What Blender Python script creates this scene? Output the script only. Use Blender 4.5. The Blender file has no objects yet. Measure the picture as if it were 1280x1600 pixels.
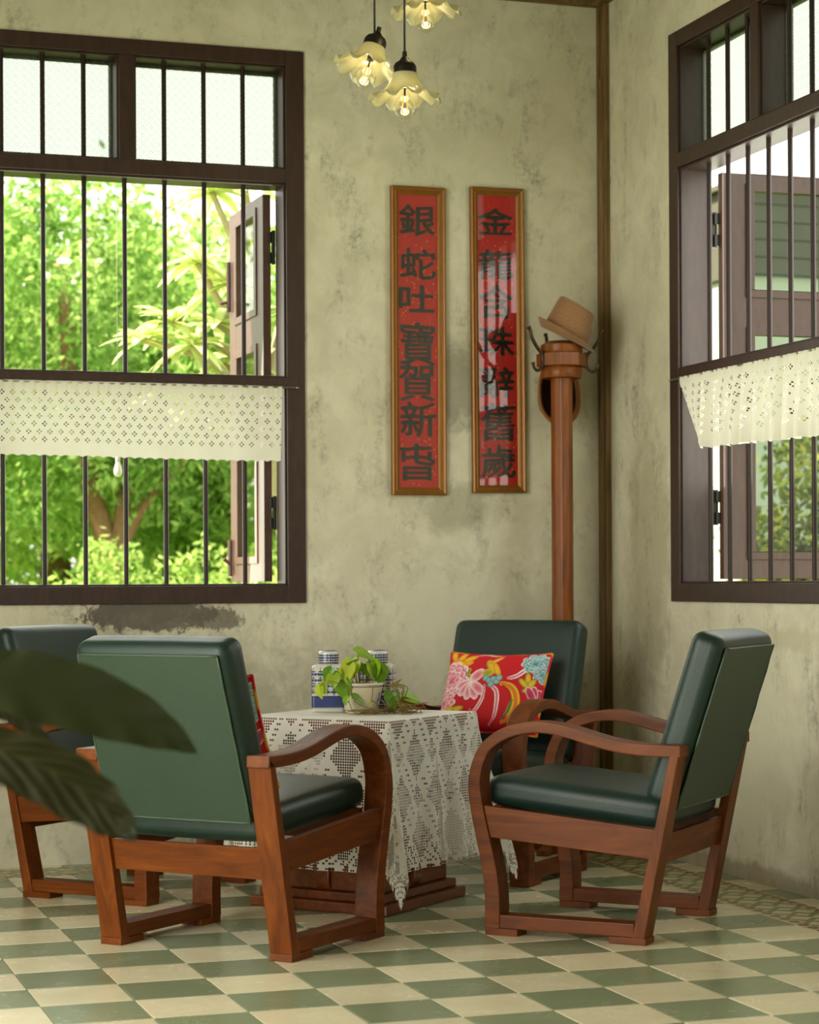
import bpy, bmesh, math, random
import numpy as np
from mathutils import Vector, Matrix

C = bpy.context.scene.collection
SC = bpy.context.scene
PI = math.pi

# ------------------------------------------------------------------ camera, sky, sun, exposure
cam_d = bpy.data.cameras.new('camera')
cam = bpy.data.objects.new('camera', cam_d)
C.objects.link(cam)
SC.camera = cam
YAW, ROLL, FPX, HOR = 0.31953, 0.00532, 3342.83, 108.95
fw = Vector((math.sin(YAW), math.cos(YAW), 0))
rt = Vector((math.cos(YAW), -math.sin(YAW), 0))
upv = Vector((0, 0, 1))
r2 = rt * math.cos(ROLL) - upv * math.sin(ROLL)
u2 = rt * math.sin(ROLL) + upv * math.cos(ROLL)
mx = Matrix((r2, u2, -fw)).transposed().to_4x4()
mx.translation = Vector((-3.678, -8.456, 1.112))
cam.matrix_world = mx
cam_d.sensor_fit = 'VERTICAL'
cam_d.sensor_height = 36.0
cam_d.sensor_width = 28.8
cam_d.lens = FPX / 1600 * 36.0
cam_d.shift_y = HOR / 1600
cam_d.clip_start = 0.05
cam_d.clip_end = 200
cam_d.dof.use_dof = True
cam_d.dof.focus_distance = 7.0
cam_d.dof.aperture_fstop = 4.0

SC.view_settings.view_transform = 'Standard'
SC.view_settings.look = 'None'
SC.view_settings.gamma = 1.0
SC.view_settings.use_curve_mapping = False
SC.view_settings.exposure = 0.66
SC.cycles.use_denoising = True
SC.cycles.max_bounces = 10
SC.cycles.diffuse_bounces = 5
SC.cycles.glossy_bounces = 4
SC.cycles.transparent_max_bounces = 24
SC.cycles.sample_clamp_indirect = 6.0
SC.cycles.caustics_reflective = False
SC.cycles.caustics_refractive = False

world = bpy.data.worlds.new('sky')
SC.world = world
world.use_nodes = True
wn = world.node_tree
wn.nodes.clear()
wo = wn.nodes.new('ShaderNodeOutputWorld')
wb = wn.nodes.new('ShaderNodeBackground')
wc = wn.nodes.new('ShaderNodeTexCoord')
wr = wn.nodes.new('ShaderNodeValToRGB')
ws = wn.nodes.new('ShaderNodeSeparateXYZ')
wn.links.new(wc.outputs['Generated'], ws.inputs[0])
wn.links.new(ws.outputs['Z'], wr.inputs['Fac'])
wr.color_ramp.elements[0].position = 0.0          # hazy white tropical sky, a touch bluer overhead
wr.color_ramp.elements[0].color = (1.0, 0.98, 0.90, 1)
wr.color_ramp.elements[1].position = 1.0
wr.color_ramp.elements[1].color = (0.80, 0.90, 1.0, 1)
wn.links.new(wr.outputs['Color'], wb.inputs['Color'])
wb.inputs['Strength'].default_value = 1.7
wn.links.new(wb.outputs[0], wo.inputs['Surface'])

def lamp(name, kind, loc, energy, color, rot=None, direction=None, size=None):
    d = bpy.data.lights.new(name, kind)
    d.energy = energy
    d.color = color
    if kind == 'AREA':
        d.shape = 'RECTANGLE'
        d.size, d.size_y = size
    o = bpy.data.objects.new(name, d)
    C.objects.link(o)
    o.location = loc
    if direction is not None:
        o.rotation_euler = Vector(direction).to_track_quat('-Z', 'Y').to_euler()
    return o

sun = lamp('sun', 'SUN', (0, 0, 12), 10.5, (1.0, 0.93, 0.76), direction=(0.62, -0.12, -0.77))
sun.data.angle = 0.02
# daylight entering by the openings of the room: unseen ones assumed on the left and behind, both windows
lamp('daylight_left_openings', 'AREA', (-4.42, -3.75, 1.65), 84, (1.0, 0.96, 0.83), direction=(1, 0.06, -0.08), size=(2.6, 2.9))
lamp('daylight_rear_doorway', 'AREA', (-3.2, -9.85, 1.7), 5, (1.0, 0.94, 0.80), direction=(0, 1, 0), size=(2.4, 2.9))
lamp('daylight_back_window', 'AREA', (-2.08, 0.165, 2.1), 14, (1.0, 0.99, 0.84), direction=(0, -1, -0.25), size=(1.24, 2.1))
lamp('daylight_right_window', 'AREA', (0.165, -1.44, 2.1), 16, (1.0, 0.98, 0.84), direction=(-1, 0, 0), size=(2.1, 1.24))

# ------------------------------------------------------------------ mesh helpers
class MB:
    def __init__(s):
        s.v, s.f = [], []
    def add(s, vs, fs, M=None):
        n = len(s.v)
        s.v += [tuple(M @ Vector(q)) for q in vs] if M is not None else [tuple(q) for q in vs]
        s.f += [tuple(i + n for i in f) for f in fs]
        return s
    def box(s, a, b, M=None):
        (x0, y0, z0), (x1, y1, z1) = a, b
        vs = [(x0, y0, z0), (x1, y0, z0), (x1, y1, z0), (x0, y1, z0), (x0, y0, z1), (x1, y0, z1), (x1, y1, z1), (x0, y1, z1)]
        return s.add(vs, [(3, 2, 1, 0), (4, 5, 6, 7), (0, 1, 5, 4), (1, 2, 6, 5), (2, 3, 7, 6), (3, 0, 4, 7)], M)
    def prism(s, poly, ax, lo, hi, M=None):          # poly in the two other axes, extruded along ax
        n = len(poly)
        def p3(a, b, c):
            return {'x': (c, a, b), 'y': (a, c, b), 'z': (a, b, c)}[ax]
        vs = [p3(a, b, lo) for a, b in poly] + [p3(a, b, hi) for a, b in poly]
        fs = [tuple(range(n))[::-1], tuple(range(n, 2 * n))]
        fs += [(i, (i + 1) % n, n + (i + 1) % n, n + i) for i in range(n)]
        return s.add(vs, fs, M)
    def lathe(s, prof, seg=32, M=None, wave=None, close=False):
        vs, fs = [], []
        for k, (r, z) in enumerate(prof):
            for j in range(seg):
                a = 2 * PI * j / seg
                rr, zz = (r, z) if wave is None else wave(r, z, a, k)
                vs.append((rr * math.cos(a), rr * math.sin(a), zz))
        for k in range(len(prof) - 1):
            for j in range(seg):
                j2 = (j + 1) % seg
                fs.append((k * seg + j, k * seg + j2, (k + 1) * seg + j2, (k + 1) * seg + j))
        if close:
            fs.append(tuple(range(seg))[::-1])
            fs.append(tuple(range((len(prof) - 1) * seg, len(prof) * seg)))
        return s.add(vs, fs, M)
    def tube(s, path, rad, seg=8, caps=True):
        pts = [Vector(p) for p in path]
        n = len(pts)
        if not hasattr(rad, '__len__'):
            rad = [rad] * n
        t0 = (pts[1] - pts[0]).normalized()
        nrm = t0.orthogonal().normalized()
        vs, fs = [], []
        for i in range(n):
            t = (pts[min(i + 1, n - 1)] - pts[max(i - 1, 0)]).normalized()
            nrm = (nrm - t * nrm.dot(t))
            nrm = nrm.normalized() if nrm.length > 1e-6 else t.orthogonal().normalized()
            bn = t.cross(nrm)
            for j in range(seg):
                a = 2 * PI * j / seg
                vs.append(pts[i] + (nrm * math.cos(a) + bn * math.sin(a)) * rad[i])
        for i in range(n - 1):
            for j in range(seg):
                j2 = (j + 1) % seg
                fs.append((i * seg + j, i * seg + j2, (i + 1) * seg + j2, (i + 1) * seg + j))
        if caps:
            fs.append(tuple(range(seg))[::-1])
            fs.append(tuple(range((n - 1) * seg, n * seg)))
        return s.add(vs, fs)
    def rbox(s, size, r, n=10, puff=(0, 0, 0), M=None):   # rounded, slightly swollen box about its centre
        hx, hy, hz = [q / 2 for q in size]
        vs, fs, idx = [], [], {}
        def vert(p):
            k = tuple(round(q, 5) for q in p)
            if k not in idx:
                idx[k] = len(vs)
                vs.append(p)
            return idx[k]
        def lin(h):
            m = max(h - r, 1e-4)
            return [-h + r * (1 - math.cos(PI / 2 * i / 4)) * 0 - 0 + (i / 4) * r for i in range(4)] + \
                   [-m + 2 * m * i / n for i in range(n + 1)] + [m + (i / 4) * r for i in range(1, 5)]
        L = [lin(hx), lin(hy), lin(hz)]
        for ax in range(3):
            a, b = (ax + 1) % 3, (ax + 2) % 3
            for sg in (-1, 1):
                for i in range(len(L[a]) - 1):
                    for j in range(len(L[b]) - 1):
                        q = []
                        for (ii, jj) in ((i, j), (i + 1, j), (i + 1, j + 1), (i, j + 1)):
                            p = [0, 0, 0]
                            p[ax] = sg * (hx, hy, hz)[ax]
                            p[a] = L[a][ii]
                            p[b] = L[b][jj]
                            q.append(vert(tuple(p)))
                        fs.append(tuple(q) if sg > 0 else tuple(q[::-1]))
        out = []
        for p in vs:
            c = [max(-h + r, min(h - r, q)) for q, h in zip(p, (hx, hy, hz))]
            d = Vector([q - e for q, e in zip(p, c)])
            m = max(abs(d.x), abs(d.y), abs(d.z))
            if d.length > 1e-9:
                d = d.normalized() * min(r, m)
            w = [c[i] + d[i] for i in range(3)]
            u = [max(0.0, 1 - (w[i] / (hx, hy, hz)[i]) ** 2) for i in range(3)]
            for i in range(3):
                w[i] += math.copysign(puff[i] * u[(i + 1) % 3] ** .6 * u[(i + 2) % 3] ** .6, w[i]) * abs(w[i]) / (hx, hy, hz)[i]
            out.append(tuple(w))
        return s.add(out, fs, M)
    def build(s, name, mat, parent=None, smooth=False, bevel=0.0, M=None, kind=None, sharp=None):
        me = bpy.data.meshes.new(name)
        vs = [tuple(M @ Vector(q)) for q in s.v] if M is not None else s.v
        me.from_pydata(vs, [], s.f)
        me.update()
        if bevel:
            bm = bmesh.new()
            bm.from_mesh(me)
            bmesh.ops.remove_doubles(bm, verts=bm.verts, dist=1e-5)
            ed = [e for e in bm.edges if len(e.link_faces) == 2 and e.calc_face_angle(0) > 0.6]
            bmesh.ops.bevel(bm, geom=ed, offset=bevel, segments=2, profile=0.6, affect='EDGES', clamp_overlap=True)
            bm.to_mesh(me)
            bm.free()
        return link(name, me, mat, parent, smooth, kind, sharp)

def link(name, me, mat, parent=None, smooth=False, kind=None, sharp=None):
    if mat is not None:
        me.materials.append(mat)
    if smooth:
        me.polygons.foreach_set('use_smooth', [True] * len(me.polygons))
        if sharp:
            me.set_sharp_from_angle(angle=sharp)
    o = bpy.data.objects.new(name, me)
    C.objects.link(o)
    if parent is not None:
        o.parent = parent
    if kind:
        o['kind'] = kind
    return o

def thing(name, label, cat, loc=(0, 0, 0), rotz=0.0, group=None):
    o = bpy.data.objects.new(name, None)
    o.empty_display_size = 0.1
    C.objects.link(o)
    o.location = loc
    o.rotation_euler = (0, 0, rotz)
    return tag(o, label, cat, group)

def tag(o, label, cat, group=None):
    o['label'] = label
    o['category'] = cat
    if group:
        o['group'] = group
    return o

def struct(o):
    o['kind'] = 'structure'
    return o

def root(name, loc=(0, 0, 0)):
    o = bpy.data.objects.new(name, None)
    C.objects.link(o)
    o.location = loc
    return struct(o)

def copy_obj(o, parent=None):
    c = o.copy()
    C.objects.link(c)
    c.parent = parent
    return c

def dup(o, loc, rotz, label):
    r = copy_obj(o)
    r.location = loc
    r.rotation_euler = (0, 0, rotz)
    r['label'] = label
    for ch in list(o.children):
        c = copy_obj(ch, r)
        for g in list(ch.children):
            copy_obj(g, c)
    return r

def catmull(pts, n):
    P = [Vector(p) for p in pts]
    P = [P[0] * 2 - P[1]] + P + [P[-1] * 2 - P[-2]]
    out = []
    for i in range(1, len(P) - 2):
        for k in range(n):
            t = k / n
            a, b, c, d = P[i - 1], P[i], P[i + 1], P[i + 2]
            out.append(0.5 * ((2 * b) + (c - a) * t + (2 * a - 5 * b + 4 * c - d) * t * t + (3 * b - a - 3 * c + d) * t ** 3))
    out.append(P[-2])
    return out

def frame_rot(loc, xa, ya, za):
    m = Matrix((Vector(xa), Vector(ya), Vector(za))).transposed().to_4x4()
    m.translation = Vector(loc)
    return m

def np_mesh(name, V, F, mat, parent=None, cols=None, smooth=False, kind=None):   # V (n,3), F (m,k) same-size polygons
    V = np.asarray(V, np.float32)
    F = np.asarray(F, np.int32)
    me = bpy.data.meshes.new(name)
    m, k = F.shape
    me.vertices.add(len(V))
    me.vertices.foreach_set('co', V.ravel())
    me.loops.add(m * k)
    me.loops.foreach_set('vertex_index', F.ravel())
    me.polygons.add(m)
    me.polygons.foreach_set('loop_start', np.arange(0, m * k, k, dtype=np.int32))
    me.update(calc_edges=True)
    if cols is not None:
        a = me.color_attributes.new('paint', 'FLOAT_COLOR', 'POINT')
        c = np.ones((len(V), 4), np.float32)
        c[:, :3] = cols
        a.data.foreach_set('color', c.ravel())
    return link(name, me, mat, parent, smooth, kind)

# ------------------------------------------------------------------ material helpers
def srgb(r, g, b):
    f = lambda c: (c / 255 / 12.92) if c / 255 <= 0.04045 else ((c / 255 + 0.055) / 1.055) ** 2.4
    return (f(r), f(g), f(b), 1)

class NT:
    def __init__(s, name):
        s.m = bpy.data.materials.new(name)
        s.m.use_nodes = True
        s.t = s.m.node_tree
        s.t.nodes.clear()
        s.out = s.n('ShaderNodeOutputMaterial')
    def n(s, typ, **kw):
        nd = s.t.nodes.new(typ)
        for k, v in kw.items():
            setattr(nd, k, v)
        return nd
    def l(s, a, b):
        s.t.links.new(a, b)
    def set(s, sock, v):
        if isinstance(v, bpy.types.NodeSocket):
            s.l(v, sock)
        else:
            sock.default_value = v
    def coord(s, kind='Object', scale=(1, 1, 1), rot=(0, 0, 0), loc=(0, 0, 0)):
        c = s.n('ShaderNodeTexCoord')
        m = s.n('ShaderNodeMapping')
        m.inputs['Scale'].default_value = scale
        m.inputs['Rotation'].default_value = rot
        m.inputs['Location'].default_value = loc
        s.l(c.outputs[kind], m.inputs['Vector'])
        return m.outputs[0]
    def noise(s, vec, scale, detail=4, rough=0.55, dist=0.0):
        t = s.n('ShaderNodeTexNoise')
        t.inputs['Scale'].default_value = scale
        t.inputs['Detail'].default_value = detail
        t.inputs['Roughness'].default_value = rough
        t.inputs['Distortion'].default_value = dist
        if vec is not None:
            s.l(vec, t.inputs['Vector'])
        return t.outputs['Fac']
    def ramp(s, fac, stops, interp='LINEAR'):
        r = s.n('ShaderNodeValToRGB')
        cr = r.color_ramp
        cr.interpolation = interp
        while len(cr.elements) < len(stops):
            cr.elements.new(0.5)
        for e, (p, c) in zip(cr.elements, stops):
            e.position = p
            e.color = c if hasattr(c, '__len__') else (c, c, c, 1)
        s.l(fac, r.inputs['Fac'])
        return r.outputs['Color']
    def mix(s, fac, a, b, mode='MIX'):
        m = s.n('ShaderNodeMix', data_type='RGBA', blend_type=mode)
        s.set(m.inputs[0], fac)
        s.set(m.inputs[6], a)
        s.set(m.inputs[7], b)
        return m.outputs[2]
    def math(s, op, a, b=0.0, c=None, clamp=False):
        m = s.n('ShaderNodeMath', operation=op, use_clamp=clamp)
        s.set(m.inputs[0], a)
        s.set(m.inputs[1], b)
        if c is not None:
            s.set(m.inputs[2], c)
        return m.outputs[0]
    def bump(s, h, strength, dist=0.01):
        b = s.n('ShaderNodeBump')
        b.inputs['Strength'].default_value = strength
        b.inputs['Distance'].default_value = dist
        s.l(h, b.inputs['Height'])
        return b.outputs[0]
    def pbr(s, color, rough=0.5, metal=0.0, normal=None, spec=0.5, coat=0.0, coat_rough=0.1, trans=0.0, sheen=0.0):
        p = s.n('ShaderNodeBsdfPrincipled')
        s.set(p.inputs['Base Color'], color)
        s.set(p.inputs['Roughness'], rough)
        s.set(p.inputs['Metallic'], metal)
        s.set(p.inputs['Specular IOR Level'], spec)
        s.set(p.inputs['Coat Weight'], coat)
        s.set(p.inputs['Coat Roughness'], coat_rough)
        s.set(p.inputs['Transmission Weight'], trans)
        s.set(p.inputs['Sheen Weight'], sheen)
        if normal is not None:
            s.l(normal, p.inputs['Normal'])
        return p.outputs[0]
    def mixs(s, fac, a, b):
        m = s.n('ShaderNodeMixShader')
        s.set(m.inputs[0], fac)
        s.l(a, m.inputs[1])
        s.l(b, m.inputs[2])
        return m.outputs[0]
    def done(s, sh):
        s.l(sh, s.out.inputs['Surface'])
        return s.m

def simple(name, col, rough=0.5, metal=0.0, spec=0.5, coat=0.0, var=0.12, scale=30):
    t = NT(name)
    v = t.coord()
    f = t.noise(v, scale, 3)
    c = t.mix(f, tuple(q * (1 - var) for q in col[:3]) + (1,), tuple(min(1, q * (1 + var)) for q in col[:3]) + (1,))
    return t.done(t.pbr(c, rough, metal, t.bump(f, 0.08, 0.002), spec, coat))

def m_wood(name, dark, mid, light, axis=2, rough=0.46, coat=0.05):
    t = NT(name)
    sc = [14, 14, 14]
    sc[axis] = 1.6
    v = t.coord(scale=sc)
    oi = t.n('ShaderNodeObjectInfo')
    add = t.n('ShaderNodeVectorMath', operation='ADD')
    t.l(v, add.inputs[0])
    t.l(oi.outputs['Random'], add.inputs[1])
    g = t.noise(add.outputs[0], 2.2, 6, 0.6, 0.6)
    fine = t.noise(add.outputs[0], 14, 3, 0.6)
    c = t.ramp(g, [(0.3, dark), (0.52, mid), (0.72, light)])
    c = t.mix(0.3, c, t.ramp(fine, [(0.3, dark), (0.7, light)]), 'MULTIPLY')
    c = t.mix(0.25, c, mid)
    r = t.math('MULTIPLY_ADD', fine, 0.15, rough - 0.07)
    return t.done(t.pbr(c, r, 0, t.bump(fine, 0.06, 0.002), 0.22, coat, 0.25))

def m_paint(name):      # vertex-painted print on cloth or china
    pass

WOOD = m_wood('teak_wood', srgb(70, 32, 6), srgb(114, 57, 12), srgb(142, 77, 22), 2)
WOODX = m_wood('teak_wood_long', srgb(70, 32, 6), srgb(114, 57, 12), srgb(142, 77, 22), 1)
WOODL = m_wood('teak_wood_across', srgb(70, 32, 6), srgb(114, 57, 12), srgb(142, 77, 22), 0)
POLE = m_wood('polished_pole_wood', srgb(96, 50, 14), srgb(142, 80, 28), srgb(174, 106, 44), 2, 0.4, 0.15)
BASEW = m_wood('dark_table_wood', srgb(80, 38, 16), srgb(120, 62, 28), srgb(144, 80, 40), 0, 0.3, 0.4)

t = NT('dark_brown_frame_paint')
v = t.coord(scale=(8, 8, 2))
f = t.noise(v, 6, 5)
PAINT = t.done(t.pbr(t.ramp(f, [(0.3, srgb(44, 27, 21)), (0.7, srgb(60, 39, 32))]), 0.42, 0, t.bump(f, 0.12, 0.003), 0.5))
t = NT('shutter_paint')
v = t.coord(scale=(8, 8, 2))
f = t.noise(v, 6, 5)
SHUT = t.done(t.pbr(t.ramp(f, [(0.3, srgb(82, 55, 45)), (0.7, srgb(98, 68, 57))]), 0.5, 0, t.bump(f, 0.1, 0.003), 0.5, 0.3, 0.25))
IRON = simple('painted_iron_bar', srgb(40, 25, 19), 0.4, 0.0, 0.3)
BLACK = simple('black_fitting', srgb(20, 18, 16), 0.4, 0.0, 0.5)
BRONZE = simple('aged_bronze_hook', srgb(74, 56, 40), 0.38, 0.8)
STEEL = simple('thin_steel_wire', srgb(170, 160, 140), 0.35, 0.9)

def m_leather(name, c0, c1, rough):
    t = NT(name)
    v = t.coord()
    f = t.noise(v, 5, 4)
    p = t.n('ShaderNodeTexVoronoi')
    p.inputs['Scale'].default_value = 260
    t.l(v, p.inputs['Vector'])
    h = t.math('ADD', t.math('MULTIPLY', f, 1.2), t.math('MULTIPLY', p.outputs['Distance'], 0.35))
    return t.done(t.pbr(t.mix(f, c0, c1), t.math('MULTIPLY_ADD', f, 0.12, rough - 0.05), 0, t.bump(h, 0.22, 0.004), 0.42))
LEATHER = m_leather('dark_green_leather', srgb(16, 36, 30), srgb(26, 50, 42), 0.42)
VINYL = m_leather('green_vinyl_back', srgb(36, 54, 40), srgb(46, 64, 49), 0.44)
PIPE = m_leather('green_piping', srgb(50, 70, 53), srgb(64, 84, 66), 0.4)

# plaster wall: olive lime wash, trowel mottling, scuffs; stains and painted light and shade keep their place on the wall
def m_plaster(name, axis):
    t = NT(name)
    v = t.coord()
    sp = t.n('ShaderNodeSeparateXYZ')
    t.l(v, sp.inputs[0])
    X, Z = sp.outputs[axis], sp.outputs['Z']
    big = t.noise(v, 1.3, 5, 0.6, 0.4)
    med = t.noise(v, 5.5, 6, 0.65, 0.8)
    fin = t.noise(v, 38, 5, 0.7)
    vs = t.coord(scale=(1, 1, 0.45) if axis == 'X' else (1, 1, 0.3))
    scuff = t.noise(vs, 7.5, 9, 0.75, 0.25)
    c = t.ramp(big, [(0.3, srgb(196, 191, 165)), (0.55, srgb(212, 208, 184)), (0.75, srgb(224, 221, 199))])
    c = t.mix(t.ramp(med, [(0.35, 0.45), (0.6, 0.0)]), c, srgb(176, 171, 146))
    sm = t.math('MULTIPLY', t.ramp(scuff, [(0.51, 0.0), (0.68, 1.0)]), t.ramp(fin, [(0.40, 0.05), (0.60, 1.0)]))
    c = t.mix(t.math('MULTIPLY', sm, 0.7), c, srgb(88, 85, 72))
    def blot(cx, cz, rx, rz, col, amt, soft=0.55, scl=9):
        dx = t.math('DIVIDE', t.math('SUBTRACT', X, cx), rx)
        dz = t.math('DIVIDE', t.math('SUBTRACT', Z, cz), rz)
        d = t.math('SQRT', t.math('ADD', t.math('MULTIPLY', dx, dx), t.math('MULTIPLY', dz, dz)))
        n = t.noise(v, scl, 7, 0.7, 0.5)
        q = t.math('ADD', d, t.math('MULTIPLY', t.math('SUBTRACT', n, 0.5), 1.7))
        k = t.math('MULTIPLY', t.ramp(q, [(soft, 1.0), (1.0, 0.0)]), amt)
        nonlocal c
        c = t.mix(k, c, col)
    if axis == 'X':
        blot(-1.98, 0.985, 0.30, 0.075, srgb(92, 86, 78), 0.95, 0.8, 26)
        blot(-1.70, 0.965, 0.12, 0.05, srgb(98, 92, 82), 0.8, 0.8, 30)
        blot(-0.655, 1.93, 0.12, 0.24, srgb(112, 110, 92), 0.6)
        blot(-0.66, 1.42, 0.22, 0.12, srgb(140, 138, 116), 0.5)
        blot(-0.76, 0.93, 0.26, 0.30, srgb(206, 204, 180), 0.75, 0.5)
        blot(-1.15, 0.72, 0.34, 0.2, srgb(176, 172, 148), 0.6)
        blot(-1.95, 0.55, 0.8, 0.45, srgb(140, 136, 120), 0.5)
    else:
        blot(-1.35, 0.55, 0.45, 0.42, srgb(208, 206, 180), 0.8, 0.4)  # light falling on the lower wall, painted as a paler patch
        blot(-0.45, 1.2, 0.25, 0.7, srgb(150, 142, 112), 0.5)  # shade beside the corner, painted into the wall colour
        blot(-1.6, 0.9, 0.4, 0.05, srgb(186, 180, 148), 0.6)
        blot(-1.3, 0.02, 1.3, 0.06, srgb(128, 112, 86), 0.6)
    h = t.math('ADD', t.math('MULTIPLY', med, 0.7), t.math('MULTIPLY', fin, 0.3))
    return t.done(t.pbr(c, 0.82, 0, t.bump(h, 0.25, 0.01), 0.25))
PLASTER_B = m_plaster('lime_plaster_back', 'X')
PLASTER_R = m_plaster('lime_plaster_right', 'Y')
CEIL = simple('ceiling_boards_stain', srgb(122, 100, 64), 0.7)
ROUGHW = m_wood('weathered_trim_wood', srgb(84, 64, 36), srgb(126, 102, 64), srgb(150, 128, 86), 2, 0.6, 0.0)

def m_tile(name, a, b, w):
    t = NT(name)
    oi = t.n('ShaderNodeObjectInfo')
    v = t.coord()
    add = t.n('ShaderNodeVectorMath', operation='MULTIPLY_ADD')
    t.l(oi.outputs['Random'], add.inputs[0])
    add.inputs[1].default_value = (37, 19, 11)
    t.l(v, add.inputs[2])
    f = t.noise(add.outputs[0], 7, 5, 0.6, 0.4)
    g = t.noise(add.outputs[0], 45, 4, 0.65)
    c = t.mix(f, a, b)
    c = t.mix(t.ramp(f, [(0.55, 0.0), (0.9, 0.35)]), c, w)
    c = t.mix(t.math('MULTIPLY', t.ramp(g, [(0.55, 0.0), (0.75, 1.0)]), 0.14), c, srgb(120, 96, 62))
    k = t.math('MULTIPLY_ADD', oi.outputs['Random'], 0.22, 0.88)
    hs = t.n('ShaderNodeHueSaturation')
    t.l(k, hs.inputs['Value'])
    t.l(c, hs.inputs['Color'])
    return t.done(t.pbr(hs.outputs[0], t.math('MULTIPLY_ADD', f, 0.22, 0.14), 0, t.bump(f, 0.04, 0.004), 0.5))
TILE_C = m_tile('cream_cement_tile', srgb(212, 204, 168), srgb(226, 219, 188), srgb(208, 194, 154))
TILE_G = m_tile('green_cement_tile', srgb(124, 138, 106), srgb(138, 150, 118), srgb(150, 156, 126))
GROUT = simple('brown_grout', srgb(120, 98, 70), 0.85)

# patterned border tile: cream ground, green leaf crosses, brick-red ovals along two edges
t = NT('patterned_border_tile')
v = t.coord()
sp = t.n('ShaderNodeSeparateXYZ')
t.l(v, sp.inputs[0])
x, y = sp.outputs['X'], sp.outputs['Y']
def absm(q): return t.math('ABSOLUTE', q)
def pp(q, w, o=0.0): return t.math('SUBTRACT', t.math('PINGPONG', t.math('ADD', q, o), w), w / 2)
ex = t.math('DIVIDE', t.math('SUBTRACT', absm(x), 0.100), 0.016)
ey = t.math('DIVIDE', pp(y, 0.0625, 0.03125), 0.05)
ov = t.math('ADD', t.math('MULTIPLY', ex, ex), t.math('MULTIPLY', t.math('MULTIPLY', ey, ey), 4.0))
oval = t.math('LESS_THAN', ov, 1.0)
ring = t.math('LESS_THAN', ov, 0.16)
dd = t.math('ADD', absm(pp(x, 0.0833, 0.04165)), absm(pp(y, 0.125)))
leaf = t.math('LESS_THAN', absm(t.math('SUBTRACT', dd, 0.045)), 0.016)
inner = t.math('LESS_THAN', absm(x), 0.08)
line = t.math('LESS_THAN', absm(t.math('SUBTRACT', absm(x), 0.082)), 0.003)
c = t.mix(t.math('MULTIPLY', leaf, inner), srgb(206, 196, 154), srgb(104, 118, 78))
c = t.mix(line, c, srgb(120, 110, 74))
c = t.mix(oval, c, srgb(98, 52, 34))
c = t.mix(ring, c, srgb(150, 100, 70))
f = t.noise(v, 20, 4)
c = t.mix(t.math('MULTIPLY', f, 0.35), c, srgb(130, 116, 80))
TILE_B = t.done(t.pbr(c, 0.3, 0, None, 0.45))
# ------------------------------------------------------------------ more materials
def m_lettering():
    t = NT('black_ink')
    f = t.noise(t.coord(), 60, 3)
    return t.done(t.pbr(t.mix(f, srgb(14, 15, 9), srgb(34, 33, 20)), 0.5))
INK = m_lettering()
t = NT('red_paper_gold_flecks')
v = t.coord()
f = t.noise(v, 6, 3)
vo = t.n('ShaderNodeTexVoronoi')
vo.inputs['Scale'].default_value = 62
t.l(v, vo.inputs['Vector'])
big = t.noise(v, 14, 2)
fl = t.math('MULTIPLY', t.math('LESS_THAN', vo.outputs['Distance'], 0.15), t.math('GREATER_THAN', big, 0.46))
c = t.mix(f, srgb(168, 20, 18), srgb(190, 30, 24))
REDPAPER = t.done(t.pbr(t.mix(fl, c, srgb(222, 168, 84)), 0.6))
t = NT('gilt_frame')
f = t.noise(t.coord(scale=(20, 20, 4)), 5, 4)
GILT = t.done(t.pbr(t.mix(f, srgb(120, 76, 22), srgb(156, 106, 40)), 0.42, 0.35, None, 0.5))

def m_clear(name, tint, gl=0.05, rough=0.0, max_refl=0.9):
    t = NT(name)
    tr = t.n('ShaderNodeBsdfTransparent')
    tr.inputs['Color'].default_value = tint
    g = t.n('ShaderNodeBsdfGlossy')
    g.inputs['Roughness'].default_value = rough
    lw = t.n('ShaderNodeLayerWeight')
    lw.inputs['Blend'].default_value = 0.5
    k = t.math('MULTIPLY_ADD', t.math('POWER', lw.outputs['Facing'], 5.0), 0.9, gl)
    return t.done(t.mixs(k, tr.outputs[0], g.outputs[0]))
GLASS = m_clear('clear_glass', (0.97, 0.98, 0.96, 1), 0.022)
GLASS_S = m_clear('greenish_shutter_glass', (0.84, 0.88, 0.82, 1), 0.014)
GLASS_B = m_clear('bulb_glass', (0.97, 0.95, 0.88, 1), 0.06)

t = NT('patterned_frosted_glass')
v = t.coord('UV')
vm = t.n('ShaderNodeVectorMath', operation='MODULO')
t.l(v, vm.inputs[0])
vm.inputs[1].default_value = (0.034, 0.034, 1)
vs_ = t.n('ShaderNodeVectorMath', operation='SUBTRACT')
t.l(vm.outputs[0], vs_.inputs[0])
vs_.inputs[1].default_value = (0.017, 0.017, 0)
ln = t.n('ShaderNodeVectorMath', operation='LENGTH')
t.l(vs_.outputs[0], ln.inputs[0])
rings = t.math('SINE', t.math('MULTIPLY', ln.outputs['Value'], 900.0))
fn = t.noise(v, 240, 3)
h = t.math('ADD', t.math('MULTIPLY', rings, 0.5), fn)
tl = t.n('ShaderNodeBsdfTranslucent')
col = t.mix(t.ramp(h, [(0.35, 0.0), (0.75, 1.0)]), srgb(146, 158, 138), srgb(212, 217, 206))
t.l(col, tl.inputs['Color'])
trn = t.n('ShaderNodeBsdfTransparent')
t.l(col, trn.inputs['Color'])
gls = t.n('ShaderNodeBsdfGlossy')
gls.inputs['Roughness'].default_value = 0.3
t.l(t.bump(h, 0.5, 0.002), gls.inputs['Normal'])
PATGLASS = t.done(t.mixs(0.06, t.mixs(0.78, tl.outputs[0], trn.outputs[0]), gls.outputs[0]))

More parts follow.
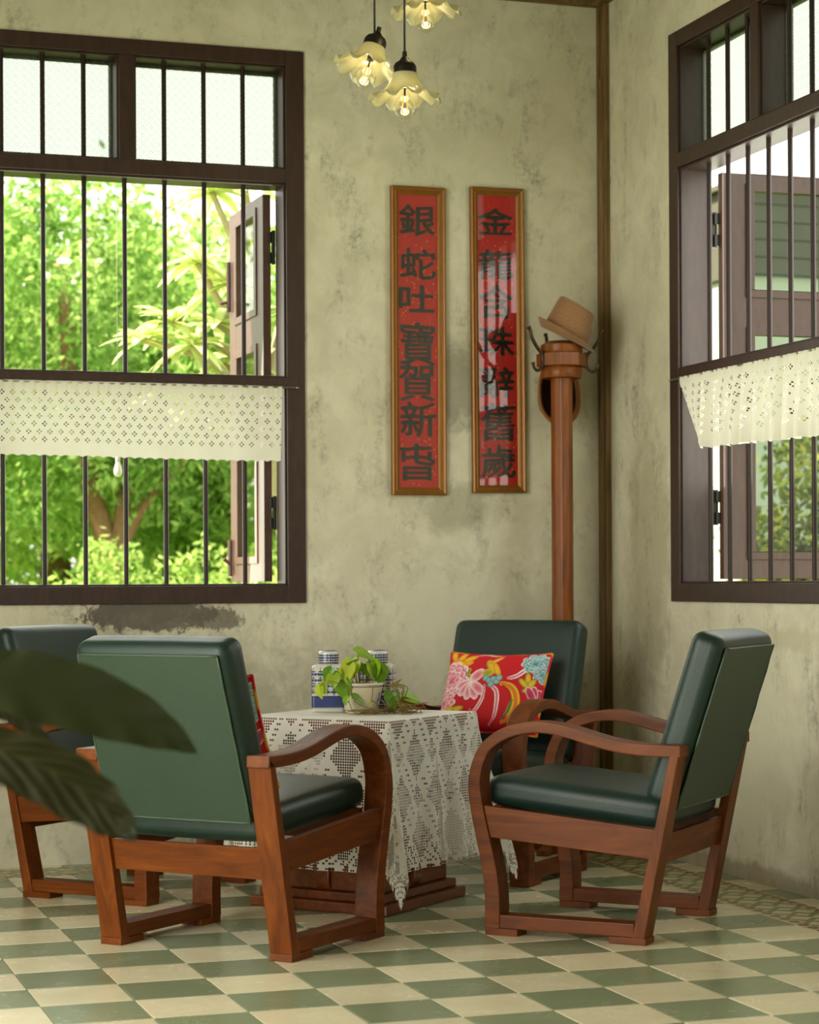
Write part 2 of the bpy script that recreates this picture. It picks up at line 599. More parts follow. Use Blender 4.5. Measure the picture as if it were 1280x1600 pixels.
def m_cloth(name, c0, c1, transl=0.35, eyelet=False):
    t = NT(name)
    v = t.coord('UV')
    w1 = t.noise(v, 420, 2)
    n = t.noise(v, 9, 4)
    col = t.mix(n, c0, c1)
    df = t.n('ShaderNodeBsdfDiffuse')
    t.l(col, df.inputs['Color'])
    t.l(t.bump(w1, 0.25, 0.001), df.inputs['Normal'])
    tl = t.n('ShaderNodeBsdfTranslucent')
    t.l(col, tl.inputs['Color'])
    sh = t.mixs(transl, df.outputs[0], tl.outputs[0])
    if eyelet:                                   # four-petal eyelets punched in staggered rows
        sp = t.n('ShaderNodeSeparateXYZ')
        t.l(v, sp.inputs[0])
        row = t.math('FLOOR', t.math('DIVIDE', sp.outputs['Y'], 0.031))
        xo = t.math('ADD', sp.outputs['X'], t.math('MULTIPLY', t.math('MODULO', row, 2.0), 0.021))
        lx = t.math('SUBTRACT', t.math('MODULO', t.math('ADD', xo, 10.0), 0.042), 0.021)
        ly = t.math('SUBTRACT', t.math('MODULO', sp.outputs['Y'], 0.031), 0.0155)
        ax, ay = t.math('ABSOLUTE', lx), t.math('ABSOLUTE', ly)
        a = t.math('MAXIMUM', ax, ay)
        b = t.math('MINIMUM', ax, ay)
        da = t.math('SUBTRACT', a, 0.0072)
        d = t.math('SQRT', t.math('ADD', t.math('MULTIPLY', da, da), t.math('MULTIPLY', b, b)))
        hole = t.math('MULTIPLY', t.math('LESS_THAN', d, 0.0034),
                      t.math('MULTIPLY', t.math('GREATER_THAN', sp.outputs['Y'], 0.03), t.math('LESS_THAN', sp.outputs['Y'], 0.245)))
        tr = t.n('ShaderNodeBsdfTransparent')
        sh = t.mixs(hole, sh, tr.outputs[0])
    return t.done(sh)
CURT = m_cloth('white_eyelet_cotton', srgb(208, 205, 188), srgb(222, 219, 205), 0.2, True)
LACE = m_cloth('white_crochet_cotton', srgb(236, 234, 224), srgb(250, 249, 242), 0.25)

def np_grid(name, P, mat, parent=None, uv=None, cols=None, smooth=True, keep=None, kind=None):   # P (nu,nv,3)
    nu, nv = P.shape[:2]
    I = np.arange(nu * nv).reshape(nu, nv)
    F = np.stack([I[:-1, :-1], I[1:, :-1], I[1:, 1:], I[:-1, 1:]], -1)
    F = F[keep] if keep is not None else F.reshape(-1, 4)
    o = np_mesh(name, P.reshape(-1, 3), F, mat, parent, None if cols is None else cols.reshape(-1, 3), smooth, kind)
    if uv is not None:
        l = o.data.uv_layers.new(name='UVMap')
        l.data.foreach_set('uv', np.asarray(uv, np.float32).reshape(-1, 2)[F.ravel()].ravel())
    return o

# ------------------------------------------------------------------ room shell
S = 0.25
def xi(i): return (i - 11.349) * S
def yj(j): return -(j * S) - 2.0573
fb = MB().box((-4.6, -10.1, -0.10), (0.14, 0.14, -0.004))
floor = struct(fb.build('floor', GROUT))
floor['label'] = 'checkered floor of cream and green cement tiles with a patterned border'
def tile_mesh(w, d, mat, nm):
    return MB().box((-w / 2, -d / 2, -0.012), (w / 2, d / 2, 0)).build(nm, mat, None, bevel=0.0015)
protos = {}
def tile(i0, i1, j0, j1, mat, nm, rz=0.0):
    x0, x1 = (i0, i1)
    y1, y0 = (j0, j1)
    w, d = round(x1 - x0 - 0.003, 4), round(y1 - y0 - 0.003, 4)
    if rz:
        w, d = d, w
    k = (w, d, mat.name)
    if k not in protos:
        protos[k] = tile_mesh(w, d, mat, nm)
        o = protos[k]
    else:
        o = protos[k].copy()
        C.objects.link(o)
    o.parent = floor
    o.location = ((x0 + x1) / 2, (y0 + y1) / 2, rnd.uniform(-0.0006, 0.0003))
    o.rotation_euler = (0, 0, rz)
    return o
rnd = random.Random(4)
for i in range(-1, 10):
    for j in range(-7, 9):
        tile(xi(i), xi(i + 1), yj(j), yj(j + 1), TILE_C if (i + j) % 2 == 0 else TILE_G, 'tile')
for j in range(-7, 7):
    tile(xi(10), xi(11), yj(j), yj(j + 1), TILE_B, 'border_tile')
    tile(xi(11), -0.001, yj(j), yj(j + 1), TILE_C if (11 + j) % 2 == 0 else TILE_G, 'cut_tile')
for i in range(-1, 11):
    tile(xi(i), xi(i + 1), yj(-8), yj(-7), TILE_B, 'border_tile', PI / 2 if i < 10 else 0.0)
    tile(xi(i), xi(i + 1), -0.001, yj(-8), TILE_C if (i - 9) % 2 == 0 else TILE_G, 'cut_tile')
for par, mt in ((0, TILE_C), (1, TILE_G)):          # the floor that lies outside the picture
    b = MB()
    for i in range(-10, 12):
        for j in range(-8, 32):
            if (-1 <= i and j <= (6 if i >= 10 else 8)) or (i + j) % 2 != par or yj(j + 1) < -10.0:
                continue
            x0, x1 = max(xi(i), -4.46), min(xi(i + 1), 0) - 0.003
            if x1 - x0 > 0.02:
                b.box((x0, yj(j + 1), -0.012), (x1, yj(j) - 0.003, 0))
    b.build('distant_tiles', mt, floor, kind='stuff')

def wall(name, mat, axis, lo, hi, rng, zr, hole, x_at=0.0):
    """axis x: wall runs along x between rng, thickness lo..hi in y"""
    b = MB()
    (a0, a1), (z0, z1) = rng, zr
    def bx(p0, p1, q0, q1):
        if axis == 'x':
            b.box((p0, lo, q0), (p1, hi, q1))
        else:
            b.box((lo, p0, q0), (hi, p1, q1))
    if hole:
        h0, h1, k0, k1 = hole
        bx(a0, h0, z0, z1)
        bx(h1, a1, z0, z1)
        if k0 > z0:
            bx(h0, h1, z0, k0)
        bx(h0, h1, k1, z1)
    else:
        bx(a0, a1, z0, z1)
    return struct(b.build(name, mat))
wall('wall_back', PLASTER_B, 'x', 0, 0.13, (-4.6, 0.13), (-0.1, 3.70), (-2.775, -1.345, 1.045, 3.265))
wall('wall_right', PLASTER_R, 'y', 0, 0.13, (-10.1, 0.0), (-0.1, 3.70), (-2.137, -0.707, 1.045, 3.265))
wall('wall_left', PLASTER_R, 'y', -4.6, -4.47, (-10.1, 0.0), (-0.1, 3.70), (-5.1, -2.4, -0.1, 3.2))
wall('wall_front', PLASTER_B, 'x', -10.1, -9.97, (-4.47, 0.0), (-0.1, 3.70), (-4.0, -2.0, -0.1, 2.6))
b = MB()
for k in range(31):
    b.box((-4.6 + k * 0.15, -10.1, 3.66), (-4.6 + k * 0.15 + 0.146, 0.13, 3.685))
ceil = struct(b.build('ceiling', CEIL))
struct(MB().box((-7.4, -10.4, 3.72), (0.3, 0.6, 3.80)).build('sun_blocking_roof', ROUGHW))  # overhangs are unseen, added to keep direct sun out of the room
b = MB().box((-4.46, -0.055, 3.566), (-0.0, -0.0, 3.60)).box((-4.46, -0.04, 3.60), (0, 0, 3.66))
struct(b.build('trim_1', ROUGHW, bevel=0.004))
b = MB().box((-0.055, -9.9, 3.568), (0, -0.056, 3.60)).box((-0.04, -9.9, 3.60), (0, -0.04, 3.66))
struct(b.build('trim_2', ROUGHW, bevel=0.004))
# corner post: a moulded batten with a half-round pipe
b = MB().box((-0.018, -0.086, 0.0), (-0.0005, -0.0005, 3.566))
b.box((-0.026, -0.030, 0.0), (-0.018, -0.004, 3.566)).box((-0.024, -0.086, 0.0), (-0.018, -0.072, 3.566))
b.tube([(-0.02, -0.05, 0.0), (-0.02, -0.05, 3.25)], 0.016, 12)
post = struct(b.build('trim_3', ROUGHW, bevel=0.002))

# ------------------------------------------------------------------ windows
OPEN_Z = (1.108, 1.912, 1.955, 2.732, 2.808, 3.212)
def MBb(b, name, mat, par, M, **k):
    o = b.build(name, mat, par, M=M, **k)
    if M.determinant() < 0:
        o.data.flip_normals()
    return o
def window(n, M, label):
    w = root('window_%d' % n)
    w['label'] = label
    def part(nm, boxes, mat=PAINT, bev=0.003, par=None):
        b = MB()
        for q in boxes:
            b.box(*q)
        return MBb(b, nm, mat, par or w, M, bevel=bev)
    part('jamb', [((0, -0.012, 1.028), (0.078, 0.13, 3.283)), ((0.078, 0.0, 1.10), (0.087, 0.13, 3.22))])
    part('jamb', [((1.387, -0.012, 1.028), (1.465, 0.13, 3.283)), ((1.378, 0.0, 1.10), (1.387, 0.13, 3.22))])
    part('header', [((0.078, -0.012, 3.22), (1.387, 0.13, 3.283)), ((0.087, 0.0, 3.212), (1.378, 0.13, 3.22))])
    part('sill_rail', [((0.078, -0.012, 1.028), (1.387, 0.14, 1.10)), ((0.087, 0.0, 1.10), (1.378, 0.13, 1.108))])
    part('transom', [((0.078, -0.012, 2.742), (1.387, 0.13, 2.80)), ((0.087, 0.0, 2.732), (1.378, 0.13, 2.742)), ((0.087, 0.0, 2.80), (1.378, 0.13, 2.808))])
    part('middle_rail', [((0.078, -0.010, 1.912), (1.387, 0.065, 1.947)), ((0.087, -0.002, 1.947), (1.378, 0.06, 1.955))])
    part('mullion', [((0.70, -0.012, 2.80), (0.764, 0.13, 3.22)), ((0.692, 0.0, 2.808), (0.772, 0.13, 3.212))])
    for k in range(7):
        x = 0.087 + 0.157 + k * 0.163
        b = MB().tube([(x, 0.046, 1.10), (x, 0.046, 2.74)], 0.0098, 10)
        if k != 3:
            b.tube([(x, 0.046, 2.80), (x, 0.046, 3.22)], 0.0098, 10)
        MBb(b, 'bar', IRON, w, M, smooth=True, sharp=0.7)
    for (a, c) in ((0.087, 0.692), (0.772, 1.377)):
        P = np.zeros((2, 2, 3))
        for i in range(2):
            for j in range(2):
                P[i, j] = M @ Vector((a + (c - a) * i, 0.095, 2.808 + 0.404 * j))
        np_grid('patterned_pane', P, PATGLASS, w, uv=[(a + (c - a) * i, 2.808 + .404 * j) for i in range(2) for j in range(2)], smooth=False)
        part('pane_bead', [((a, 0.10, 2.808), (c, 0.115, 2.82)), ((a, 0.10, 3.2), (c, 0.115, 3.212)), ((a, 0.10, 2.82), (a + .012, 0.115, 3.2)), ((c - .012, 0.10, 2.82), (c, 0.115, 3.2))])
    # casement shutter, swung open at right angles to the wall; local x -> .13.., s runs outward
    X0, X1 = 0.100, 0.134            # thickness
    s0, s1, z0, z1 = 0.155, 0.745, 1.116, 2.722
    g1, g2 = (2.262, 2.655), (1.222, 2.085)
    bx = [((X0, s0, z0), (X1, s0 + 0.115, z1)), ((X0, s1 - 0.115, z0), (X1, s1, z1)),
          ((X0, s0 + 0.115, z0), (X1, s1 - 0.115, g2[0] - .015)), ((X0, s0 + .115, g2[1] + .015), (X1, s1 - .115, g1[0] - .015)),
          ((X0, s0 + .115, g1[1] + .015), (X1, s1 - .115, z1))]
    sh = part('shutter', bx, SHUT, 0.002)
    for g in (g1, g2):
        a, c = s0 + 0.115, s1 - 0.115
        part('glazing_bead', [((X0 - .006, a - .012, g[0] - .03), (X1 + .006, c + .012, g[0])), ((X0 - .006, a - .012, g[1]), (X1 + .006, c + .012, g[1] + .03)),
                              ((X0 - .006, a - .012, g[0]), (X1 + .006, a + .026, g[1])), ((X0 - .006, c - .026, g[0]), (X1 + .006, c + .012, g[1]))], SHUT, 0.002, sh)
        part('glass_pane', [((0.115, a + .02, g[0]), (0.119, c - .02, g[1]))], GLASS_S, 0, sh)
    for hz in (1.40, 2.50):
        part('hinge', [((0.087, 0.128, hz - .07), (0.100, 0.150, hz + .07)), ((0.100, 0.135, hz - .065), (0.112, 0.158, hz - .02)), ((0.100, 0.135, hz + .02), (0.112, 0.158, hz + .065))], BLACK, 0.002, sh)
    lk = MB().tube([(X1 + .012, s1 - .03, 2.30), (X1 + .012, s1 - .03, 2.52)], 0.010, 8).tube([(X1 + .012, s1 - .03, 2.345), (X1 + .05, s1 - .03, 2.335)], 0.007, 8)
    lk.tube([(X1 + .012, s1 - .03, 1.14), (X1 + .012, s1 - .03, 1.30)], 0.010, 8).tube([(X1 + .012, s1 - .05, 1.19), (X1 + .045, s1 - .05, 1.215)], 0.008, 8)
    MBb(lk, 'bolt_latch', SHUT, sh, M, smooth=True, sharp=0.7)
    return w
MBK = frame_rot((-1.328, 0, 0), (-1, 0, 0), (0, 1, 0), (0, 0, 1))
MRT = frame_rot((0, -0.690, 0), (0, -1, 0), (1, 0, 0), (0, 0, 1))
window(1, MBK, 'brown barred window in the back wall with patterned top panes')
window(2, MRT, 'brown barred window in the right wall with patterned top panes')

# ------------------------------------------------------------------ valance curtains
def valance(nm, label, M, x_top, x_bot, x_end, folds, amp, seed):
    c = thing(nm, label, 'curtain', M @ Vector((0.05, -0.03, 1.905)))
    r = random.Random(seed)
    nu, nv = 420, 26
    U = np.linspace(0, 1, nu)
    W = np.linspace(0, 1, nv)
    P = np.zeros((nu, nv, 3))
    ph = [r.uniform(0, 6.28) for _ in range(6)]
    loc = np.array(c.location)
    for a in range(nu):
        for k in range(nv):
            w = W[k]
            xt = x_top + (x_end - x_top) * U[a]
            xb = x_bot + (x_end - x_bot) * U[a]
            x = xt + (xb - xt) * w
            s = x * folds
            f = ((2 * abs(math.sin(s / 2)) ** 0.55 - 1 if folds > 30 else math.sin(s + ph[0])) + 0.3 * math.sin(2.3 * s + ph[1]) + 0.3 * math.sin(0.6 * s + ph[2])) * min(1, U[a] * 14)
            y = -0.034 - amp * f * (0.15 + 0.85 * w ** 0.7) - 0.004 * math.sin(x * 150 + ph[3]) * max(0, 1 - w * 4)
            sag = 0.006 * math.sin(x * 3.1 + ph[4]) * w
            z = 1.908 - w * 0.30 + sag
            if k == nv - 1:
                z += 0.006 * abs(math.sin(x * 75))
            P[a, k] = M @ Vector((x, y, z))
    P -= loc
    uv = np.stack(np.broadcast_arrays((U * abs(x_end - x_top))[:, None], (W * 0.30)[None, :]), -1)
    np_grid('cotton_panel', P, CURT, c, uv=uv)
    b = MB().tube([tuple(M @ Vector((q, -0.03, 1.905)) - c.location) for q in (0.05, 1.42)], 0.004, 8)
    b.tube([tuple(M @ Vector((q, -0.03 + d, 1.905)) - c.location) for q, d in ((0.045, 0.0), (0.035, 0.0), (0.03, 0.02))], 0.004, 8)
    b.tube([tuple(M @ Vector((q, -0.03 + d, 1.905)) - c.location) for q, d in ((1.415, 0.0), (1.425, 0.0), (1.43, 0.02))], 0.004, 8)
    b.build('curtain_wire', STEEL, c, smooth=True)
    return c
valance('valance_curtain', 'white eyelet valance across the back window, hanging almost flat', MBK, 0.105, 0.112, 1.36, 14, 0.006, 3)
valance('valance_curtain', 'white eyelet valance across the right window, hanging in regular folds', MRT, 0.125, 0.33, 1.36, 58, 0.030, 8)

# ------------------------------------------------------------------ framed calligraphy scrolls
def glyph(ch):
    cu = bpy.data.curves.new('glyph', 'FONT')
    cu.body = ch
    cu.size = 1.0
    cu.extrude = 0.004
    cu.resolution_u = 4
    o = bpy.data.objects.new('glyph', cu)
    C.objects.link(o)
    dg = bpy.context.evaluated_depsgraph_get()
    me = bpy.data.meshes.new_from_object(o.evaluated_get(dg))
    bpy.data.objects.remove(o)
    bpy.data.curves.remove(cu)
    co = np.zeros(len(me.vertices) * 3)
    me.vertices.foreach_get('co', co)
    co = co.reshape(-1, 3)
    mn, mxx = co.min(0), co.max(0)
    co = (co - (mn + mxx) / 2) / (mxx - mn)
    return me, co
def scroll(label, cx, z0, z1, chars, heights, cz, tilt):
    W, H = 0.238, z1 - z0
    s = thing('framed_scroll', label, 'framed scroll', (cx, -0.001, (z0 + z1) / 2), 0, 'red calligraphy couplet on the back wall')
    s.rotation_euler = (0, tilt, 0)
    prof = [(0, 0.0), (0, 0.022), (0.006, 0.026), (0.012, 0.022), (0.016, 0.018), (0.022, 0.020), (0.028, 0.014), (0.033, 0.010), (0.033, 0.0)]
    b = MB()
    hw, hh = W / 2, H / 2
    cs = [(-1, -1), (1, -1), (1, 1), (-1, 1)]
    n = len(prof)
    vs = [(sx * (hw - a), -d, sz * (hh - a)) for sx, sz in cs for a, d in prof]
    fs = [(k * n + q, ((k + 1) % 4) * n + q, ((k + 1) % 4) * n + q + 1, k * n + q + 1) for k in range(4) for q in range(n - 1)]
    b.add(vs, fs).build('gilt_frame', GILT, s)
    MB().box((-hw + .02, -0.006, -hh + .02), (hw - .02, -0.001, hh - .02)).build('red_paper', REDPAPER, s)
    MB().box((-hw + .025, -0.0105, -hh + .025), (hw - .025, -0.0095, hh - .025)).build('glass', GLASS, s)
    r = random.Random(len(label))
    for ch, h, z in zip(chars, heights, cz):
        me, co = glyph(ch)
        w = 0.152
        P = np.stack([co[:, 0] * w + r.uniform(-.006, .002), -0.0065 + co[:, 2] * 0.0008, co[:, 1] * h + z - (z0 + z1) / 2], 1)
        P[:, 2] += 0.003 * np.sin(P[:, 0] * 60 + z * 9)
        me.vertices.foreach_set('co', P.astype(np.float32).ravel())
        me.update()
        bm = bmesh.new()                                   # a fat brush: the strokes laid again a little beside themselves
        for q, (dx, dz) in enumerate(((0, 0), (.0032, 0), (-.0032, 0), (0, .0024), (0, -.0024), (.0024, .0018), (-.0024, -.0018))):
            bm.from_mesh(me)
            bm.verts.ensure_lookup_table()
            for vv in bm.verts[q * len(me.vertices):]:
                vv.co += Vector((dx, -.00012 * q, dz))
        bm.to_mesh(me)
        bm.free()
        me.materials.clear()
        me.polygons.foreach_set('material_index', [0] * len(me.polygons))
        link('painted_character', me, INK, s)
    return s
def zpx(v, zt, vt, zb, vb): return zt + (v - vt) * (zb - zt) / (vb - vt)
LZ = [(342, 46), (410, 46), (465, 40), (536, 66), (597, 58), (655, 52), (722, 54)]
scroll('left red calligraphy scroll in a gilt frame, starting with the character for silver', -0.8395, 1.472, 2.755, '銀蛇吐寶賀新旾',
       [h / 372 for _, h in LZ], [zpx(v, 2.755, 290, 1.472, 774) for v, _ in LZ], 0.001)
RZ = [(344, 42), (412, 44), (470, 50), (533, 44), (597, 46), (660, 58), (722, 48)]
scroll('right red calligraphy scroll in a gilt frame, beside the hat stand', -0.486, 1.484, 2.769, '金龍含珠辭舊歲',
       [h / 372 for _, h in RZ], [zpx(v, 2.769, 292, 1.484, 771) for v, _ in RZ], -0.004)
# ------------------------------------------------------------------ armchairs (local x = sideways, y = forward, rear feet on y = 0)
W, BW = 0.705, 0.080
OUT = [(.532, .02), (.530, .12), (.538, .20), (.556, .287), (.576, .38), (.586, .456), (.582, .507), (.566, .558), (.540, .601), (.496, .636), (.440, .661),
       (.370, .674), (.305, .672), (.244, .661), (.175, .643), (.106, .626), (.021, .615), (-.064, .612), (-.119, .612)]
def sweep_band(path, th, x0, x1, mb):
    """rectangular band: outer contour path in (y,z), thickness th inward (right of travel is inward)"""
    P = [Vector((a, b)) for a, b in path]
    n = len(P)
    inn = []
    for i in range(n):
        t = (P[min(i + 1, n - 1)] - P[max(i - 1, 0)]).normalized()
        inn.append(P[i] + Vector((-t.y, t.x)) * th(i / (n - 1)))
    vs, fs = [], []
    for o, i_ in zip(P, inn):
        vs += [(x0, o.x, o.y), (x1, o.x, o.y), (x1, i_.x, i_.y), (x0, i_.x, i_.y)]
    for k in range(n - 1):
        for q in range(4):
            fs.append((4 * k + q, 4 * k + (q + 1) % 4, 4 * k + 4 + (q + 1) % 4, 4 * k + 4 + q))
    fs.append((3, 2, 1, 0))
    fs.append((4 * n - 4, 4 * n - 3, 4 * n - 2, 4 * n - 1))
    return mb.add(vs, fs)
def make_chair(label):
    t = thing('armchair', label, 'armchair', group='green leather armchairs around the lace covered table')
    arm = [(p.x, p.y) for p in catmull([(a, b, 0) for a, b in OUT], 3)]
    for sg in (-1, 1):
        xo = sg * W / 2
        xin = sg * (W / 2 - BW)
        x0, x1 = min(xo, xin), max(xo, xin)
        th = lambda u: 0.052 - 0.016 * min(1, u / 0.45)
        sweep_band(arm, th, x0, x1, MB()).build('curved_armrest_leg', WOODX, t, bevel=0.004)
        MB().prism([(0.0, .02), (.040, .02), (-.083, .5765), (-.119, .612)], 'x', x0, x1).build('rear_leg', WOOD, t, bevel=0.003)
        MB().box((x0 + .004, .034, .022), (x1 - .004, .486, .064)).build('floor_stretcher', WOODX, t, bevel=0.003)
        MB().box((x0 + .001, -.004, 0), (x1 - .001, .115, .0215)).build('foot_block', WOODX, t, bevel=0.002)
        MB().box((x0 + .001, .420, 0), (x1 - .001, .530, .0215)).build('foot_block', WOODX, t, bevel=0.002)
        a0, a1 = (xo - sg * .010, xo - sg * .036)
        MB().prism([(-.040, .262), (.532, .307), (.545, .405), (-.055, .352)], 'x', min(a0, a1), max(a0, a1)).build('side_rail', WOODX, t, bevel=0.002)
    xr = W / 2 - BW
    MB().prism([(-.030, .240), (-.010, .240), (-.030, .335), (-.050, .335)], 'x', -xr, xr).build('rear_rail', WOODL, t, bevel=0.002)
    MB().prism([(.500, .300), (.525, .300), (.532, .400), (.507, .400)], 'x', -xr, xr).build('front_rail', WOODL, t, bevel=0.002)
    # seat cushion
    sl = math.atan2(.053, .56)
    M = frame_rot((0, .262, .4205), (1, 0, 0), (0, math.cos(sl), math.sin(sl)), (0, -math.sin(sl), math.cos(sl)))
    cu = MB().rbox((.538, .60, .092), .034, 14, (0.004, 0.004, 0.014), M).build('seat_cushion', LEATHER, t, smooth=True)
    # back cushion
    tl = math.atan2(.158, .495)
    yv, zv = (0, math.cos(tl), math.sin(tl)), (0, -math.sin(tl), math.cos(tl))
    M = frame_rot((0, -.100, .683), (1, 0, 0), yv, zv)
    bc = MB().rbox((.552, .108, .555), .036, 14, (0.003, 0.004, 0.004), M).build('back_cushion', LEATHER, t, smooth=True)
    def bk(x, d, z): return tuple(M @ Vector((x, d, z)))
    fl = MB()
    vs = [bk(x, d, z) for d in (-.0555, -.0605) for x, z in ((-.259, -.268), (.259, -.268), (.251, .248), (-.251, .248))]
    fl.add(vs, [(0, 1, 2, 3), (7, 6, 5, 4), (0, 4, 5, 1), (1, 5, 6, 2), (2, 6, 7, 3), (3, 7, 4, 0)])
    flo = fl.build('back_panel', VINYL, t, bevel=0.001)
    pp = MB()
    for (a, c) in (((-.259, -.268), (.259, -.268)), ((.259, -.268), (.251, .248)), ((.251, .248), (-.251, .248)), ((-.251, .248), (-.259, -.268))):
        pp.tube([bk(a[0] + (c[0] - a[0]) * k / 12, -.0595 - .001 * math.sin(k * 2.1), a[1] + (c[1] - a[1]) * k / 12) for k in range(13)], 0.0034, 6)
    pp.build('piping', PIPE, flo, smooth=True)
    return t
chA = make_chair('green armchair turned away, nearest the camera, with its back panel in full view')
chA.location = (-2.278, -2.147, 0)
chA.rotation_euler = (0, 0, 0.729 - PI / 2)
chB = dup(chA, (-0.717, -2.252, 0), 2.368 - PI / 2, 'green armchair standing beside the right wall, seen side on and empty')
chC = dup(chA, (-0.698, -0.608, 0), -2.376 - PI / 2, 'green armchair in the corner below the hat stand, facing the table')
chD = dup(chA, (-2.343, -0.567, 0), -0.812 - PI / 2, 'green armchair under the back window, half hidden by big leaves')

# ------------------------------------------------------------------ table, its base and the lace cloth
TC, TR, TZ, TH = (-1.505, -1.31), math.radians(41.5), 0.648, 0.297
tb = thing('table', 'low square wooden pedestal table under a white lace cloth', 'table', (TC[0], TC[1], 0), TR)
MB().box((-TH, -TH, TZ - .035), (TH, TH, TZ)).build('tabletop', BASEW, tb, bevel=0.006)
MB().box((-TH + .04, -TH + .04, TZ - .09), (TH - .04, TH - .04, TZ - .036)).build('apron', BASEW, tb, bevel=0.003)
for hw, z0, z1 in ((.275, 0.0, .036), (.25, .0365, .066), (.225, .0665, .155)):
    MB().prism([(-hw, -hw), (hw, -hw), (hw, hw), (-hw, hw)], 'z', z0, z1).build('base_plinth', BASEW, tb, bevel=0.006)
for k in range(4):
    R = Matrix.Rotation(k * PI / 2, 4, 'Z')
    path = [(.10, .56), (.115, .45), (.15, .34), (.19, .26), (.228, .20), (.242, .15), (.243, .11), (.238, .085), (.228, .07)]
    pth = [(p.x, p.y) for p in catmull([(a, b, 0) for a, b in path], 3)]
    sweep_band(pth, lambda u: -0.03, -.028, .028, MB()).build('curved_leg', BASEW, tb, bevel=0.004, M=R)
MB().prism([(-.09, -.09), (.09, -.09), (.09, .09), (-.09, .09)], 'z', .1555, .56).build('pedestal', BASEW, tb, bevel=0.006)

def lace_cloth():
    HALF, CELL, TW = 0.805, 0.0092, 0.26       # half size of the cloth, net pitch, thread share
    n = int(round(2 * HALF / CELL))
    if n % 2: n += 1
    k = np.arange(n + 1)
    base = -HALF + k * (2 * HALF / n)
    thr = (2 * HALF / n) * TW
    lines = np.sort(np.concatenate([base - thr / 2, base + thr / 2]))
    m = len(lines)
    A, B = np.meshgrid(lines, lines, indexing='ij')
    h = TH + 0.004
    ea, eb = np.maximum(np.abs(A) - h, 0), np.maximum(np.abs(B) - h, 0)
    sa, sb = np.sign(A), np.sign(B)
    ca, cb = np.clip(A, -h, h), np.clip(B, -h, h)
    rho = np.hypot(ea, eb)
    # outward slope: flat on the edges, one deep cone fold at each corner, small gathers everywhere
    phi = np.arctan2(eb, ea)                          # 0 : hangs over the a edge, pi/2 : over the b edge
    per = np.where(sa > 0, 0, 3.1) + np.where(sb > 0, 0, 1.7)
    both = (ea > 0) & (eb > 0)
    s_edge = np.where(eb > 0, A, B)
    g_edge = 0.020 * np.sin(s_edge * 30 + per * 2) + 0.014 * np.sin(s_edge * 53 + per)
    edge_fade = np.clip((h - np.abs(s_edge)) / 0.10, 0, 1)
    g_c = 0.07 + 0.17 * np.abs(np.sin(2 * phi)) ** 0.8 + 0.045 * np.sin(10 * phi + per) * np.sin(2 * phi)
    slope = np.where(both, g_c, 0.07 + g_edge * edge_fade)
    slope *= np.clip(rho / 0.30, 0.25, 1.0) ** 0.5
    ln = rho * (1 - 0.13 * np.sin(2 * phi) ** 2 * both)
    drop = ln * np.sqrt(1 - np.clip(slope, 0, .6) ** 2)
    r0 = 0.006 * (1 - np.exp(-rho / 0.006))
    out = ln * slope + r0
    with np.errstate(divide='ignore', invalid='ignore'):
        da = np.where(rho > 0, ea / np.maximum(rho, 1e-9), 0)
        db = np.where(rho > 0, eb / np.maximum(rho, 1e-9), 0)
    X = ca + sa * da * out
    Y = cb + sb * db * out
    Z = TZ + 0.0035 - np.maximum(drop - 0.003, 0)
    Z = np.maximum(Z, 0.016 + 0.004 * np.sin(A * 40))
    P = np.stack([X, Y, Z - 0.0], -1)
    # which cells of the net are worked solid
    keep = np.ones((m - 1, m - 1), bool)
    cen = lambda q: (np.abs(q - (n - 1) / 2))
    I, J = np.meshgrid(np.arange(n), np.arange(n), indexing='ij')
    di = np.maximum(cen(I), cen(J))                   # ring number from the middle
    al = np.minimum(cen(I), cen(J))                   # position along the side
    ring0 = h / CELL                                  # ring of the table edge
    r = di - ring0
    open_ = np.zeros((n, n), bool)
    P1 = 24
    u_ = np.where(cen(I) > cen(J), J, I)
    def dia(cu, cr, rad):
        du = np.abs((u_ - cu + P1 / 2) % P1 - P1 / 2)
        dr = np.abs((r - cr + 15) % 30 - 15)
        return du * 1.25 + dr, du, dr
    q, du, dr = dia(0, 14, 8)
    open_ |= (q < 8.5)
    q2, du2, dr2 = dia(12, 29, 8)
    open_ |= (q2 < 8.5)
    for cu, cr in ((12, 13), (0, 29)):
        q3, du3, dr3 = dia(cu, cr, 4)
        open_ |= (q3 < 4.6) & ((du3 < 1.2) | (dr3 < 1.2) | (abs(du3 - dr3) < .6)) & (q3 > 0.6)
    brick = ((u_ // 1 + 2 * (r.astype(int))) % 5 < 2) & (r.astype(int) % 2 == 0)
    q4, _, _ = dia(0, 14, 8)
    lat = (np.minimum(np.abs((q4 % 13) - 11.5), 9) < 1.6)
    open_ |= brick & ~lat
    rim = r > (HALF / CELL - ring0)
    depth = (n / 2 - di)                              # cells in from the hem
    open_ &= (r > 0.5)
    open_ |= (r < -5) & False
    open_ |= (depth < 9) & (depth >= 7) & (u_ % 2 == 0)
    open_ |= (depth < 6) & (depth >= 2) & ((u_ + depth.astype(int)) % 3 == 0)
    gone = (depth < 1.0) & (u_ % 6 >= 4)              # picot points along the hem
    gone |= (depth < 2.0) & (u_ % 12 >= 10)
    gap = np.arange(0, n) * 2 + 1                     # gap strips sit between thread strips
    keep[np.ix_(gap, gap)] = ~(open_ | gone)
    for a in range(2):                                # threads of missing hem cells go too
        gi, gj = np.where(gone)
        keep[gi * 2 + 1, np.clip(gj * 2 + 2 * a, 0, m - 2)] &= False
        keep[np.clip(gi * 2 + 2 * a, 0, m - 2), gj * 2 + 1] &= False
